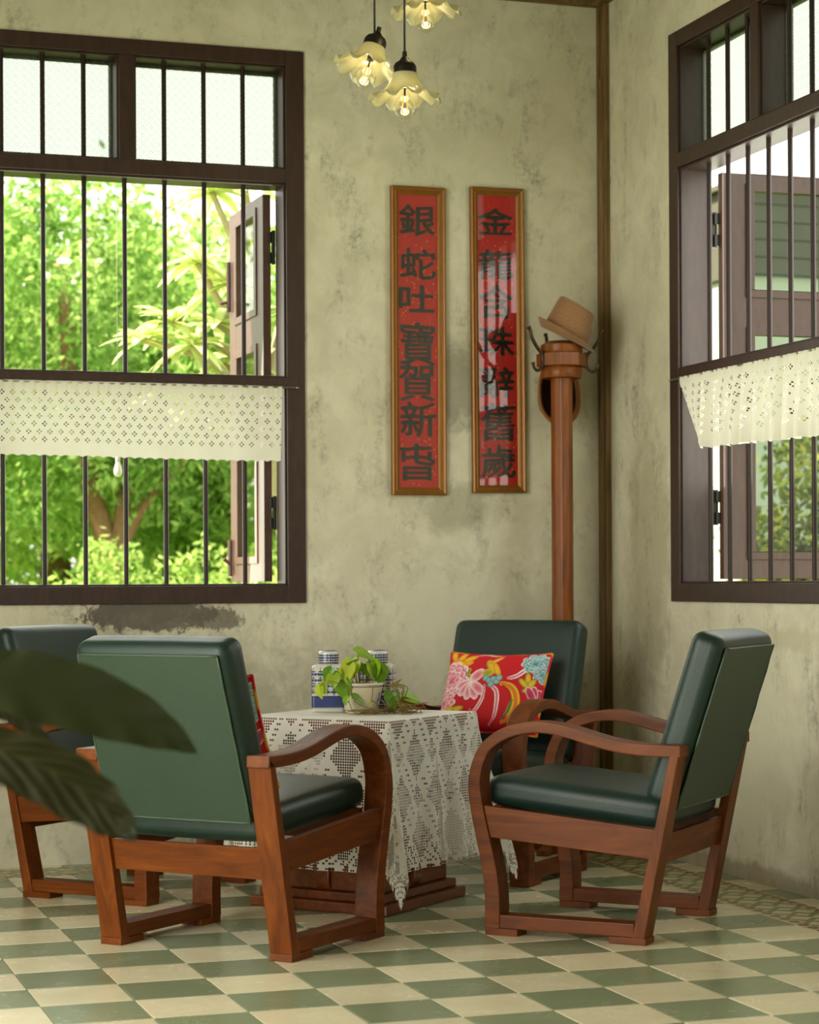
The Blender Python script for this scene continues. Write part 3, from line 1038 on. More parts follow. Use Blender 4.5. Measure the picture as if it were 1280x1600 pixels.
    c = thing('lace_tablecloth', 'white crocheted lace tablecloth hanging in points over the square table', 'tablecloth', (TC[0], TC[1], 0), TR)
    np_grid('crochet_lace', P, LACE, c, uv=np.stack([A, B], -1), keep=keep)
    return c
lace_cloth()

# ------------------------------------------------------------------ vertex-painted prints
def m_print(name, rough, coat=0.0, bump=0.0):
    t = NT(name)
    a = t.n('ShaderNodeVertexColor')
    a.layer_name = 'paint'
    f = t.noise(t.coord(), 300 if coat == 0 else 30, 2)
    return t.done(t.pbr(a.outputs['Color'], rough, 0, t.bump(f, bump, 0.001) if bump else None, 0.4, coat, 0.08))
FABRIC = m_print('printed_cotton', 0.75, 0, 0.25)
CHINA = m_print('glazed_china', 0.25, 0.5)

def L3(c): return np.array(srgb(*c)[:3])
class Canvas:
    def __init__(s, U, V, bg):
        s.U, s.V = U, V
        s.C = np.broadcast_to(L3(bg), U.shape + (3,)).copy()
    def ell(s, x, y, rx, ry, ang=0, c0=(255, 255, 255), c1=None, edge=None):
        a = math.radians(ang)
        dx, dy = s.U - x, s.V - y
        p = (dx * math.cos(a) + dy * math.sin(a)) / rx
        q = (-dx * math.sin(a) + dy * math.cos(a)) / ry
        d = p * p + q * q
        m = d < 1
        c = L3(c0)[None, :] * np.ones((m.sum(), 1))
        if c1 is not None:
            w = np.clip(d[m], 0, 1)[:, None] ** 1.2
            c = L3(c0) * (1 - w) + L3(c1) * w
        s.C[m] = c
        if edge is not None:
            s.C[(d >= 0.80) & (d < 1)] = L3(edge)
    def stroke(s, pts, w, c, c1=None):
        P = catmull([(a, b, 0) for a, b in pts], 10)
        n = len(P)
        for i, p in enumerate(P):
            k = i / (n - 1)
            ww = w * (0.35 + 0.65 * math.sin(PI * min(1, k * 1.1 + .05)) ** .6) if w else w
            d = np.hypot(s.U - p.x, s.V - p.y)
            s.C[d < ww] = L3(c)
        if c1 is not None:
            for i, p in enumerate(P):
                s.C[np.hypot(s.U - p.x, s.V - p.y) < w * 0.45] = L3(c1)
    def flower(s, x, y, r, outer, inner, line, n=9, seed=0):
        q = random.Random(seed)
        for ring, (rr, k) in enumerate(((1.0, n), (0.72, n - 1), (0.46, n - 3), (0.24, 4))):
            for i in range(k):
                a = 2 * PI * (i + 0.5 * ring) / k + q.uniform(-.15, .15)
                s.ell(x + math.cos(a) * r * rr * .62, y + math.sin(a) * r * rr * .62, r * (.46 if ring < 2 else .3), r * (.30 if ring < 2 else .2), math.degrees(a), inner, outer, line if ring % 2 else outer)
        s.ell(x, y, r * .12, r * .12, 0, inner, line)
WHT, PNK, MAG = (244, 226, 224), (222, 110, 132), (176, 36, 76)
YEL, ORG, TEA, GRN, DGR = (232, 184, 36), (214, 120, 22), (96, 150, 156), (142, 160, 44), (64, 104, 72)
def floral(U, V, mirror=False):          # U 0..0.44, V 0..0.36
    cv = Canvas(U, V, (198, 12, 26))
    for x, y, a in ((.05, .30, 35), (.075, .325, 70), (.10, .29, 10), (.03, .335, 120), (.115, .315, 30), (.085, .285, -30)):
        cv.ell(x, y, .036, .015, a, YEL, ORG)
    for x, y, a in ((.11, .235, 60), (.125, .205, 80), (.015, .26, 110)):
        cv.ell(x, y, .036, .014, a, GRN, DGR, YEL)
    cv.flower(.050, .215, .080, WHT, PNK, MAG, 10, 1)
    cv.flower(.030, .115, .055, WHT, PNK, MAG, 8, 5)
    for a in (200, 230, 260, 290, 320):
        cv.ell(.150 + .035 * math.cos(math.radians(a)), .205 + .04 * math.sin(math.radians(a)), .042, .020, a, PNK, WHT, WHT)
    cv.ell(.165, .235, .036, .022, 40, PNK, WHT)
    for x, y, a in ((.06, .085, 20), (.085, .075, 60), (.105, .088, 10), (.09, .055, -40)):
        cv.ell(x, y, .026, .011, a, YEL, GRN)
    # phoenix: body, wing, neck, tails
    cv.stroke([(.30, .225), (.335, .235), (.365, .262), (.378, .295), (.366, .315)], .010, WHT, PNK)
    cv.ell(.366, .318, .014, .011, 20, WHT, PNK)
    cv.ell(.225, .275, .042, .020, -50, YEL, GRN)
    cv.ell(.245, .262, .040, .012, -60, YEL, ORG)
    cv.ell(.210, .245, .026, .018, 10, GRN, YEL)
    cv.ell(.235, .310, .034, .009, 40, YEL, ORG)
    cv.stroke([(.28, .20), (.32, .185), (.345, .15), (.352, .10), (.33, .05), (.30, .035)], .017, YEL, ORG)
    cv.stroke([(.285, .19), (.315, .165), (.33, .12), (.322, .07)], .006, (176, 20, 26))
    cv.stroke([(.235, .19), (.262, .165), (.272, .12), (.268, .06), (.245, .02)], .010, WHT, PNK)
    cv.stroke([(.205, .19), (.205, .14), (.19, .09), (.17, .07), (.162, .085)], .008, WHT, PNK)
    cv.stroke([(.335, .13), (.325, .08), (.30, .05)], .008, GRN, DGR)
    for x, y in ((.205, .222), (.222, .212), (.24, .218), (.255, .208), (.232, .195), (.262, .225)):
        cv.ell(x, y, .014, .014, 0, (150, 190, 190), TEA, (70, 120, 128))
    # teal peony top right, leaves, magenta bloom
    cv.flower(.400, .300, .054, (206, 226, 226), TEA, (50, 92, 104), 9, 3)
    cv.flower(.43, .255, .034, (206, 226, 226), TEA, (50, 92, 104), 8, 4)
    for x, y, a in ((.385, .225, 100), (.40, .205, 60), (.37, .205, 140), (.395, .18, 20)):
        cv.ell(x, y, .030, .012, a, YEL, GRN, DGR)
    for a in (60, 90, 120):
        cv.ell(.415 + .02 * math.cos(math.radians(a)), .145 + .02 * math.sin(math.radians(a)), .034, .016, a, MAG, PNK, WHT)
    cv.ell(.03, .04, .04, .025, 20, MAG, PNK, WHT)
    cv.ell(.40, .05, .03, .02, -20, YEL, GRN)
    cv.stroke([(.14, .335), (.18, .345), (.22, .335), (.27, .345)], .005, WHT, PNK)
    return cv.C
def pillow(label, M, w, h, puff):
    c = thing('cushion', label, 'cushion', M.translation, group='red floral cushions on the armchairs')
    Ml = M.copy()
    Ml.translation = (0, 0, 0)
    nu, nv = 230, 190
    U, V = np.meshgrid(np.linspace(0, 1, nu), np.linspace(0, 1, nv), indexing='ij')
    a, b = 2 * U - 1, 2 * V - 1
    pin = 1 - 0.045 * (1 - b ** 2) * np.abs(a) ** 3
    pin2 = 1 - 0.07 * (1 - a ** 2) * np.abs(b) ** 3
    X, Z = a * w / 2 * pin, b * h / 2 * pin2
    T = puff * (np.clip(1 - a ** 4, 0, 1) * np.clip(1 - b ** 4, 0, 1)) ** 0.55
    T = T + 0.003 * np.sin(a * 9 + b * 5) * (1 - a ** 2) * (1 - b ** 2)
    R = np.array(Ml.to_3x3())
    col = floral(U * .44, V * .36)
    for nm, sg in (('front_cover', -1), ('back_cover', 1)):
        P = np.stack([X, sg * T, Z], -1) @ R.T
        if sg > 0:
            P = P[::-1]
        np_grid(nm, P, FABRIC, c, cols=col)
    e = [(s, -1) for s in np.linspace(-1, 1, 24)] + [(1, s) for s in np.linspace(-1, 1, 20)] + [(s, 1) for s in np.linspace(1, -1, 24)] + [(-1, s) for s in np.linspace(1, -1, 20)]
    pts = []
    for x_, z_ in e:
        px = x_ * w / 2 * (1 - 0.045 * (1 - z_ ** 2) * abs(x_) ** 3)
        pz = z_ * h / 2 * (1 - 0.07 * (1 - x_ ** 2) * abs(z_) ** 3)
        pts.append(Ml @ Vector((px, 0, pz)))
    b_ = MB().tube(pts, 0.0055, 7)
    V_ = np.array(b_.v)
    k = (np.arange(len(V_)) // 7)
    cc = np.where((np.sin(k * 0.9) > 0.2)[:, None], L3((214, 150, 40)), L3((196, 20, 34)))
    o = np_mesh('corded_edge', V_, np.array([f for f in b_.f if len(f) == 4]), FABRIC, c, cc, True)
    return c
def chair_matrix(ch):
    return Matrix.Translation(ch.location) @ Matrix.Rotation(ch.rotation_euler.z, 4, 'Z')
def lean_matrix(ch, x, y, z, lean, roll=0.0, yaw=0.0):
    # cushion faces the front of its chair: local -y of the cushion = chair +y
    return chair_matrix(ch) @ Matrix.Translation((x, y, z)) @ Matrix.Rotation(yaw, 4, 'Z') @ Matrix.Rotation(lean, 4, 'X') @ Matrix.Rotation(PI, 4, 'Z') @ Matrix.Rotation(roll, 4, 'Y')
pillow('red floral cushion propped in the corner armchair below the hat stand', lean_matrix(chC, 0.000, 0.085, 0.674, 0.46, 0.0), 0.435, 0.345, 0.062)
pillow('red and yellow floral cushion peeping out behind the nearest chair back', lean_matrix(chA, -0.006, 0.088, 0.655, 0.32, 0.05), 0.42, 0.36, 0.060)
# ------------------------------------------------------------------ hat stand with two hats
def ngon(r, n, rot=0.0): return [(r * math.cos(2 * PI * k / n + rot), r * math.sin(2 * PI * k / n + rot)) for k in range(n)]
HS = (-0.300, -0.262)
hs = thing('hat_stand', 'tall polished wooden hat stand with bronze hooks in the corner', 'hat stand', (HS[0], HS[1], 0), 0.0)
MB().prism(ngon(.0455, 8, PI / 8), 'z', .07, 1.955).build('pole', POLE, hs, bevel=0.006)
MB().lathe([(.0, 1.948), (.082, 1.948), (.086, 1.955), (.086, 1.985), (.080, 1.995), (.0, 1.995)], 40).build('lower_collar', POLE, hs, smooth=True, sharp=0.6)
MB().prism(ngon(.104, 8, PI / 8), 'z', 1.9955, 2.050).build('octagonal_block', POLE, hs, bevel=0.004)
MB().lathe([(.0, 2.0505), (.084, 2.0505), (.088, 2.058), (.086, 2.085), (.06, 2.10), (.0, 2.104)], 40).build('top_cap', POLE, hs, smooth=True, sharp=0.6)
for k in range(4):
    R = Matrix.Rotation(PI / 4 + k * PI / 2, 4, 'Z')
    MB().prism([(.03, 0.0), (.235, 0.0), (.235, .022), (.14, .045), (.05, .10), (.03, .10)], 'y', -.025, .025).build('foot', POLE, hs, bevel=0.004, M=R)
for a in (-162, -18, 90, -90):
    if a == -90: continue
    R = Matrix.Rotation(math.radians(a), 4, 'Z')
    b = MB()
    up_ = catmull([(.100, 0, 2.015), (.108, 0, 2.045), (.135, 0, 2.075), (.158, 0, 2.11), (.165, 0, 2.135), (.175, 0, 2.150)], 5)
    b.tube(up_, [.0075] * (len(up_) - 5) + [.007, .007, .008, .0095, .009], 10)
    lo_ = catmull([(.100, 0, 2.035), (.105, 0, 1.995), (.125, 0, 1.975), (.146, 0, 1.985), (.153, 0, 2.008)], 5)
    b.tube(lo_, [.0065] * (len(lo_) - 3) + [.007, .0085, .008], 10)
    b.box((.094, -.012, 1.99), (.103, .012, 2.055))
    b.build('double_hook', BRONZE, hs, smooth=True, sharp=0.8, M=R)
t = NT('brown_felt')
v = t.coord()
f = t.noise(v, 190, 4, 0.7)
g = t.noise(v, 9, 3)
FELT = t.done(t.pbr(t.mix(f, srgb(82, 56, 34), srgb(180, 134, 92)), 0.85, 0, t.bump(f, 0.5, 0.002), 0.2, 0, 0.1, 0, 0.3))
STRAW = simple('tan_hat_cloth', srgb(150, 100, 56), 0.8, 0, 0.2, 0, 0.2, 160)
LINING = simple('dark_red_hat_lining', srgb(46, 18, 16), 0.8, 0, 0.2)
def fedora():
    h = thing('fedora_hat', 'brown felt fedora with a dented crown resting tilted on the stand top', 'hat', (0, 0, 0))
    seg = 72
    prof = [(.124, .010), (.119, .006), (.110, .002), (.100, .000), (.094, .004), (.0915, .012), (.0905, .03), (.0875, .07), (.084, .11), (.080, .140), (.074, .149), (.064, .146), (.054, .130), (.036, .120), (.014, .117), (.001, .117)]
    def wave(r, z, a, k):
        ca, sa_ = math.cos(a), math.sin(a)
        ry = r * (1.0 + .12 * abs(ca) ** 2)
        if k <= 3:                                    # brim: curled up at the back (-x), dipping in front (+x)
            w = (r - .094) / .030
            z += w * (.030 * max(0, -ca) ** 1.4 - .014 * max(0, ca) + .016 * abs(sa_) ** 2)
        if k >= 8:                                    # crown pinched toward the front
            ry *= 1 - .16 * max(0, ca) ** 2 * abs(1) - .06 * abs(sa_) ** 6
            z += .010 * (-ca) * (r / .07) - .004 * (1 if k < 12 else 0)
        return ry, z
    cb = MB().lathe(prof, seg, None, wave).build('crown_and_brim', FELT, h, smooth=True)
    MB().lathe([(.0918, .010), (.0925, .011), (.0915, .033), (.0905, .034)], seg, None, lambda r, z, a, k: (r * (1 + .12 * math.cos(a) ** 2), z)).build('hat_band', FELT, cb, smooth=True)
    return h
fe = fedora()
fe.location = (HS[0] + .004, HS[1] - .020, 2.112)
fe.rotation_euler = (math.radians(20), math.radians(17), 0.25)
def hung_hat():
    h = thing('hanging_hat', 'tan hat with dark lining hanging behind the hat stand pole', 'hat', (HS[0] + .040, HS[1] + .122, 1.895))
    prof = [(.118, .0), (.112, -.004), (.098, .006), (.092, .012), (.088, .04), (.078, .075), (.055, .095), (.02, .102), (.001, .103)]
    M = Matrix.Rotation(math.radians(-90), 4, 'X')         # opening toward the room
    M = Matrix.Rotation(math.radians(-7), 4, 'X') @ M
    el = lambda r, z, a, k: (r * (1 - .30 * abs(math.cos(a)) ** 2), z)
    M = M @ Matrix.Scale(1.16, 4)
    shl = MB().lathe(prof, 56, M, el).build('hat_shell', STRAW, h, smooth=True)
    inn = [(.095, .007), (.089, .013), (.085, .040), (.075, .072), (.052, .091), (.02, .098), (.001, .099)]
    MB().lathe(inn, 56, M, el).build('hat_lining', LINING, shl, smooth=True)
    return h
hung_hat()

# ------------------------------------------------------------------ pendant lamps with ruffled glass shades
t = NT('frosted_shade_glass')
sp = t.n('ShaderNodeSeparateXYZ')
t.l(t.coord(), sp.inputs[0])
fr = t.ramp(t.math('MULTIPLY', sp.outputs['Z'], -8.0), [(0.12, 0.95), (0.75, 0.6)])
tl = t.n('ShaderNodeBsdfTranslucent')
tl.inputs['Color'].default_value = (0.93, 0.92, 0.60, 1)
df = t.n('ShaderNodeBsdfDiffuse')
df.inputs['Color'].default_value = (0.90, 0.88, 0.56, 1)
tr = t.n('ShaderNodeBsdfTransparent')
tr.inputs['Color'].default_value = (0.96, 0.96, 0.88, 1)
gl = t.n('ShaderNodeBsdfGlossy')
gl.inputs['Roughness'].default_value = 0.08
fz = t.n('ShaderNodeFresnel')
SHADE = t.done(t.mixs(t.math('ADD', t.math('MULTIPLY', fz.outputs[0], 0.7), 0.05), t.mixs(fr, tr.outputs[0], t.mixs(0.5, tl.outputs[0], df.outputs[0])), gl.outputs[0]))
t = NT('warm_filament')
e = t.n('ShaderNodeEmission')
e.inputs['Color'].default_value = (1.0, 0.45, 0.10, 1)
e.inputs['Strength'].default_value = 1.2
FILA = t.done(e.outputs[0])
def pendant(label, x, y, z, tilt=(0, 0)):
    p = thing('pendant_lamp', label, 'lamp', (x, y, z), 0, 'pendant lamps with ruffled glass shades above the table')
    T = Matrix.Rotation(tilt[0], 4, 'X') @ Matrix.Rotation(tilt[1], 4, 'Y')
    b = MB().tube([(0, 0, .045), (0, 0, 3.66 - z)], .0042, 8)
    b.build('flex', BLACK, p, smooth=True)
    MB().lathe([(.001, .068), (.008, .067), (.009, .048), (.014, .044), (.018, .036), (.034, .026), (.041, .014), (.042, -.010), (.038, -.012), (.0, -.012)], 32).build('shade_cap', BLACK, p, smooth=True, sharp=0.7, M=T)
    prof = [(.038, -.008), (.041, -.014), (.045, -.026), (.051, -.042), (.059, -.056), (.070, -.069), (.083, -.080), (.097, -.089), (.110, -.096), (.119, -.100), (.124, -.102)]
    n = len(prof)
    def ruffle(r, z, a, k):
        w = max(0.0, (k - 3) / (n - 4)) ** 1.7
        r2_ = r * (1 + .035 * w * math.cos(10 * a + 1.2))
        return r2_, z + .013 * w * math.cos(10 * a) + .003 * w * math.cos(20 * a + .5) + .005 * w * math.sin(3 * a)
    o = MB().lathe(prof, 128, None, ruffle).build('ruffled_shade', SHADE, p, smooth=True, M=T)
    md = o.modifiers.new('thickness', 'SOLIDIFY')
    md.thickness = 0.003
    bp = [(.012, -.055), (.014, -.075), (.022, -.092), (.034, -.108), (.040, -.125), (.039, -.142), (.031, -.157), (.016, -.167), (.001, -.170)]
    gbo = MB().lathe(bp, 28).build('glass_bulb', GLASS_B, p, smooth=True, M=T)
    f = MB()
    for k in range(4):
        a = PI / 2 * k + .4
        f.tube([(.006 * math.cos(a), .006 * math.sin(a), -.09), (.013 * math.cos(a), .013 * math.sin(a), -.135)], .0017, 6)
    f.build('filament', FILA, gbo, M=T)
    lt = lamp('bulb_light', 'POINT', T @ Vector((0, 0, -.11)), 0.45, (1.0, 0.78, 0.42))
    lt.data.shadow_soft_size = 0.02
    lt.parent = p
    MB().tube([(0, 0, -.012), (0, 0, -.062)], .013, 14).tube([(0, 0, -.062), (0, 0, -.09)], .004, 8).build('bulb_holder', BLACK, p, M=T, smooth=True, sharp=0.7)
    return p
pendant('lowest pendant lamp with ruffled glass shade, hanging level', -1.318, -1.30, 2.912)
pendant('pendant lamp with ruffled glass shade tilted down to one side', -1.350, -1.05, 3.062, (-.05, .30))
pendant('highest pendant lamp, cut by the top of the picture', -1.215, -1.22, 3.245, (0, -.03))

# ------------------------------------------------------------------ table top: two china jars, planter
def jar_paint(V_, hbody):
    x, y, z = V_[:, 0], V_[:, 1], V_[:, 2]
    front = np.abs(y) > np.abs(x)
    u = np.where(front, x, y)
    c = np.broadcast_to(L3((206, 204, 192)), V_.shape).copy()
    blue, dk = L3((50, 66, 120)), L3((34, 44, 88))
    c[(z < .052) & (z > .014)] = blue
    c[(z < .056) & (z >= .052)] = dk
    cell = .024
    uu = (u + 10) % cell - cell / 2
    vine = (np.abs(uu) < .0015) & (z > .058) & (z < hbody - .012)
    c[vine] = dk
    rows = (z - .06) % .021
    dot = np.hypot(np.abs(uu) - .0062, rows - .010) < .0052
    c[dot & (z > .058) & (z < hbody - .018)] = blue
    leafm = (np.abs(uu) < .008) & (np.abs(rows - .018 - np.abs(uu) * .5) < .0022)
    c[leafm & (z > .058) & (z < hbody - .018)] = dk
    c[np.abs(z - (hbody - .010)) < .002] = blue
    return c
def square_ring(hw, r, n=10):
    out = []
    for cx, cy, a0 in ((1, 1, 0), (-1, 1, 90), (-1, -1, 180), (1, -1, 270)):
        for k in range(n + 1):
            a = math.radians(a0 + 90 * k / n)
            out.append((cx * (hw - r) + r * math.cos(a), cy * (hw - r) + r * math.sin(a)))
    # densify the sides so that the painted pattern is sharp
    res = []
    m = len(out)
    for i in range(m):
        a, b = out[i], out[(i + 1) % m]
        L = math.hypot(b[0] - a[0], b[1] - a[1])
        q = max(1, int(L / .0022))
        res += [(a[0] + (b[0] - a[0]) * s / q, a[1] + (b[1] - a[1]) * s / q) for s in range(q)]
    return res
def loft(rings):
    n = len(rings[0])
    V_ = np.array([p for r in rings for p in r])
    F = [(k * n + j, k * n + (j + 1) % n, (k + 1) * n + (j + 1) % n, (k + 1) * n + j) for k in range(len(rings) - 1) for j in range(n)]
    return V_, np.array(F)
def china_jar(label, x, y, rz):
    j = thing('china_jar', label, 'jar', (x, y, TZ + .0045), rz, 'blue and white lidded china jars on the table')
    hw, hb = .060, .168
    zs = [0, .004, .010, .0135, .014] + list(np.arange(.016, hb - .012, .0022)) + [hb - .008, hb - .004, hb, hb + .001]
    rings = []
    for z in zs:
        k = hw
        if z < .0138: k = hw - .006
        if z > hb - .012: k = hw - .030 * ((z - hb + .012) / .013) ** 2.2
        rings.append([(a, b, z) for a, b in square_ring(k, min(.012, k * .4))][:len(square_ring(hw, .012))])
    m = min(len(r) for r in rings)
    base = square_ring(hw, .012)
    rings = []
    for z in zs:
        k = 1.0
        if z < .0138: k = .92
        if z > hb - .012: k = 1 - .42 * ((z - hb + .012) / .013) ** 2.2
        rings.append([(a * k, b * k, z) for a, b in base])
    V_, F = loft(rings)
    o = np_mesh('jar_body', V_, F, CHINA, j, jar_paint(V_, hb), True)
    seg = 72
    lp = [(.030, hb), (.0335, hb + .002), (.0335, hb + .004)] + [(.0365, hb + .004 + k * .002) for k in range(18)] + [(.035, hb + .043), (.031, hb + .047), (.02, hb + .049), (.0008, hb + .05)]
    V2 = np.array([(r * math.cos(2 * PI * q / seg), r * math.sin(2 * PI * q / seg), z) for r, z in lp for q in range(seg)])
    F2 = np.array([(k * seg + q, k * seg + (q + 1) % seg, (k + 1) * seg + (q + 1) % seg, (k + 1) * seg + q) for k in range(len(lp) - 1) for q in range(seg)])
    c = np.broadcast_to(L3((206, 204, 192)), V2.shape).copy()
    ang = np.arctan2(V2[:, 1], V2[:, 0])
    zz = V2[:, 2] - hb
    ua = (ang * .036 + 10) % .0188 - .0094
    c[(np.abs(ua) < .0011) & (zz > .008)] = L3((40, 50, 96))
    for dz in (.013, .022, .031):
        c[np.hypot(np.abs(ua) - .0045, zz - dz) < .0042] = L3((46, 58, 112))
    c[(zz < .008) & (zz > .003)] = L3((44, 56, 104))
    c[zz > .0455] = L3((60, 72, 120))
    np_mesh('jar_lid', V2, F2, CHINA, j, c, True)
    return j
china_jar('blue and white china jar with lid, left of the two behind the planter', -1.555, -1.115, -0.30)
china_jar('blue and white china jar with lid, right of the two behind the planter', -1.382, -1.150, -0.42)

t = NT('pothos_leaf')
oi = t.n('ShaderNodeObjectInfo')
v = t.coord('UV')
f = t.noise(v, 4, 3)
k = t.math('ADD', t.math('MULTIPLY', oi.outputs['Random'], 0.7), t.math('MULTIPLY', f, 0.4))
c = t.ramp(k, [(0.15, srgb(84, 134, 26)), (0.5, srgb(138, 180, 40)), (0.9, srgb(190, 204, 64))])
p_ = t.pbr(c, 0.32, 0, None, 0.5)
tl = t.n('ShaderNodeBsdfTranslucent')
t.l(c, tl.inputs['Color'])
POTHOS = t.done(t.mixs(0.35, p_, tl.outputs[0]))
STEM = simple('brown_green_vine', srgb(124, 104, 50), 0.6)
SOIL = simple('dark_soil', srgb(44, 30, 22), 0.95, 0, 0.1, 0, 0.4, 120)
pl = thing('potted_pothos', 'trailing pothos with lime leaves in a small cream china pot', 'potted plant', (-1.487, -1.292, TZ + .0045), 0)
pot_p = [(.0, .0), (.052, .0), (.056, .003), (.058, .012), (.066, .05), (.0725, .085), (.0745, .098), (.078, .100), (.078, .107), (.074, .108), (.071, .104), (.069, .09), (.0, .088)]
seg = 96
dense = []
for a, b in zip(pot_p[:-1], pot_p[1:]):
    q = max(1, int(math.hypot(b[0] - a[0], b[1] - a[1]) / .003))
    dense += [(a[0] + (b[0] - a[0]) * s / q, a[1] + (b[1] - a[1]) * s / q) for s in range(q)]
V2 = np.array([(max(r, .0005) * math.cos(2 * PI * q / seg), max(r, .0005) * math.sin(2 * PI * q / seg), z) for r, z in dense for q in range(seg)])
F2 = np.array([(k * seg + q, k * seg + (q + 1) % seg, (k + 1) * seg + (q + 1) % seg, (k + 1) * seg + q) for k in range(len(dense) - 1) for q in range(seg)])
c = np.broadcast_to(L3((206, 196, 168)), V2.shape).copy()
zz, ang = V2[:, 2], np.arctan2(V2[:, 1], V2[:, 0])
outm = np.arange(len(V2)) < len(V2) * .72
c[(np.abs(zz - .094) < .0018) & outm] = L3((70, 82, 110))
c[(np.abs(zz - .013) < .0014) & outm] = L3((100, 108, 126))
for a0, hz in ((-.75, .042), (-.75, .055), (-.68, .048), (-.82, .047), (-.75, .030), (-.75, .066), (-2.7, .045), (-2.75, .06), (1.2, .05)):
    c[(np.hypot((ang - a0) * .066, (zz - hz) * .8) < .0062) & outm] = L3((70, 84, 140))
np_mesh('china_pot', V2, F2, CHINA, pl, c, True)
MB().lathe([(.0005, .100), (.03, .099), (.06, .096), (.069, .093)], 32, None, lambda r, z, a, k: (r, z + .004 * math.sin(a * 5 + k))).build('soil', SOIL, pl, smooth=True)
def heart_leaf(L, Wd, curl):
    nu, nv = 13, 9
    P = np.zeros((nu, nv, 3))
    for i in range(nu):
        s = i / (nu - 1)
        w = Wd * (math.sin(PI * min(1, s * 1.02 + .10)) ** .8) * (1 - .55 * s) * 1.5
        if s > .97: w *= .1
        for j in range(nv):
            q = 2 * j / (nv - 1) - 1
            back = -0.16 * L * abs(q) ** 1.5 * (1 - s) ** 4
            P[i, j] = (w * q * .5, L * s + back, -curl * L * s * s + .22 * abs(q) * w * .6)
    return P
UVL = [(i / 12, j / 8) for i in range(13) for j in range(9)]
leafs = [np_grid('leaf', heart_leaf(1, .78, c_), POTHOS, pl, uv=UVL) for c_ in (.25, .5)]
lr = random.Random(11)
def add_leaf(loc, az, pitch, roll, size, k, first=[0, 0]):
    o = leafs[k]
    if first[k]:
        o = copy_obj(o, pl)
    first[k] = 1
    o.location = loc
    o.rotation_euler = (Matrix.Rotation(az, 4, 'Z') @ Matrix.Rotation(pitch, 4, 'X') @ Matrix.Rotation(roll, 4, 'Y')).to_euler()
    o.scale = (size, size, size)
# leaf: base position relative to the pot, heading of the tip, pitch, size ; camera looks along about (0.3, 1, 0)
LV = [((-.052, -.02, .168), 2.6, -.9, .3, .075, 0), ((-.036, .00, .188), 2.9, -1.2, .2, .070, 1), ((-.010, .01, .205), -1.35, -.15, .5, .100, 0), ((-.02, .0, .190), 1.2, -.3, -.3, .07, 0),
      ((.030, -.01, .175), -2.4, -1.0, .3, .070, 1), ((.040, .0, .182), -1.7, -1.1, -.3, .075, 1), ((.055, .01, .180), -1.2, -1.2, .2, .075, 0), ((.02, .02, .172), 3.0, -.7, .3, .06, 0),
      ((.062, -.01, .165), -2.7, -1.3, .2, .07, 1), ((-.094, -.01, .150), 2.5, -1.0, .2, .062, 0), ((-.105, .0, .158), 1.9, -.6, -.2, .06, 1), ((-.135, -.01, .115), 2.2, -1.1, .3, .052, 1),
      ((-.075, -.03, .118), 2.6, -1.35, .2, .075, 1), ((-.112, -.03, .138), 3.0, -.9, .2, .055, 0), ((-.062, -.09, .062), -1.6, -.35, .5, .060, 0), ((-.07, -.08, .066), 2.2, -.8, .3, .045, 0),
      ((.005, -.10, .045), 2.2, -.5, .2, .018, 0), ((.100, -.045, .075), 2.9, -1.2, .2, .066, 1), ((.092, -.05, .050), -2.7, -1.0, .3, .058, 0), ((.115, -.03, .100), -1.2, -.2, .3, .045, 0),
      ((.120, -.06, .035), -2.2, -.9, .3, .042, 1), ((.140, -.055, .052), -1.45, -.12, .55, .085, 0), ((.128, -.045, .060), -1.2, -.05, .4, .05, 0), ((-.15, .0, .10), 2.3, -1.3, .2, .05, 1)]
for (loc, az, pi_, ro, sz, k) in LV:
    add_leaf(loc, az, pi_, ro, sz, k)
    if loc[2] > .11:
        a0 = Vector((loc[0] * .35, loc[1] * .5, .097))
        mid = (a0 + Vector(loc)) / 2 + Vector((loc[0] * .05, 0, .025))
    else:
        a0 = Vector((max(-.07, min(.085, loc[0])) * .95, -.065, .098))
        mid = (a0 + Vector(loc)) / 2 + Vector((loc[0] * .2, -.03, .02))
    MB().tube(catmull([a0, mid, loc], 5), .0016, 5).build('leaf_stem', STEM, pl, smooth=True)
vb = MB()
for k in range(17):                                      # bare vines looping round the foot of the pot and trailing over the cloth
    a0 = lr.uniform(-2.6, -.1)
    r0 = lr.uniform(.078, .10)
    pts = []
    for q in range(7):
        a = a0 + q * lr.uniform(.12, .34)
        rr = r0 + q * .006 * lr.uniform(.3, 1.3)
        pts.append((rr * math.cos(a), rr * math.sin(a), max(.003, .05 - .02 * q * lr.uniform(.4, 1)) if k % 3 == 0 else lr.uniform(.003, .02)))
    vb.tube(catmull(pts, 4), .0014, 5)
for k in range(26):
    x0 = lr.uniform(.09, .17)
    pts = [(x0, lr.uniform(-.12, -.05), lr.uniform(.003, .03))]
    for q in range(5):
        p0 = pts[-1]
        pts.append((p0[0] + lr.uniform(-.025, .03), max(-.16, min(-.03, p0[1] + lr.uniform(-.025, .025))), max(.003, min(.035, p0[2] + lr.uniform(-.014, .014)))))
    vb.tube(catmull(pts, 3), .0014, 5)
vb.tube(catmull([(.08, -.03, .10), (.105, -.06, .085), (.115, -.075, .03), (.13, -.08, .006)], 5), .0026, 6)
vb.build('trailing_vines', STEM, pl, smooth=True, kind='stuff')

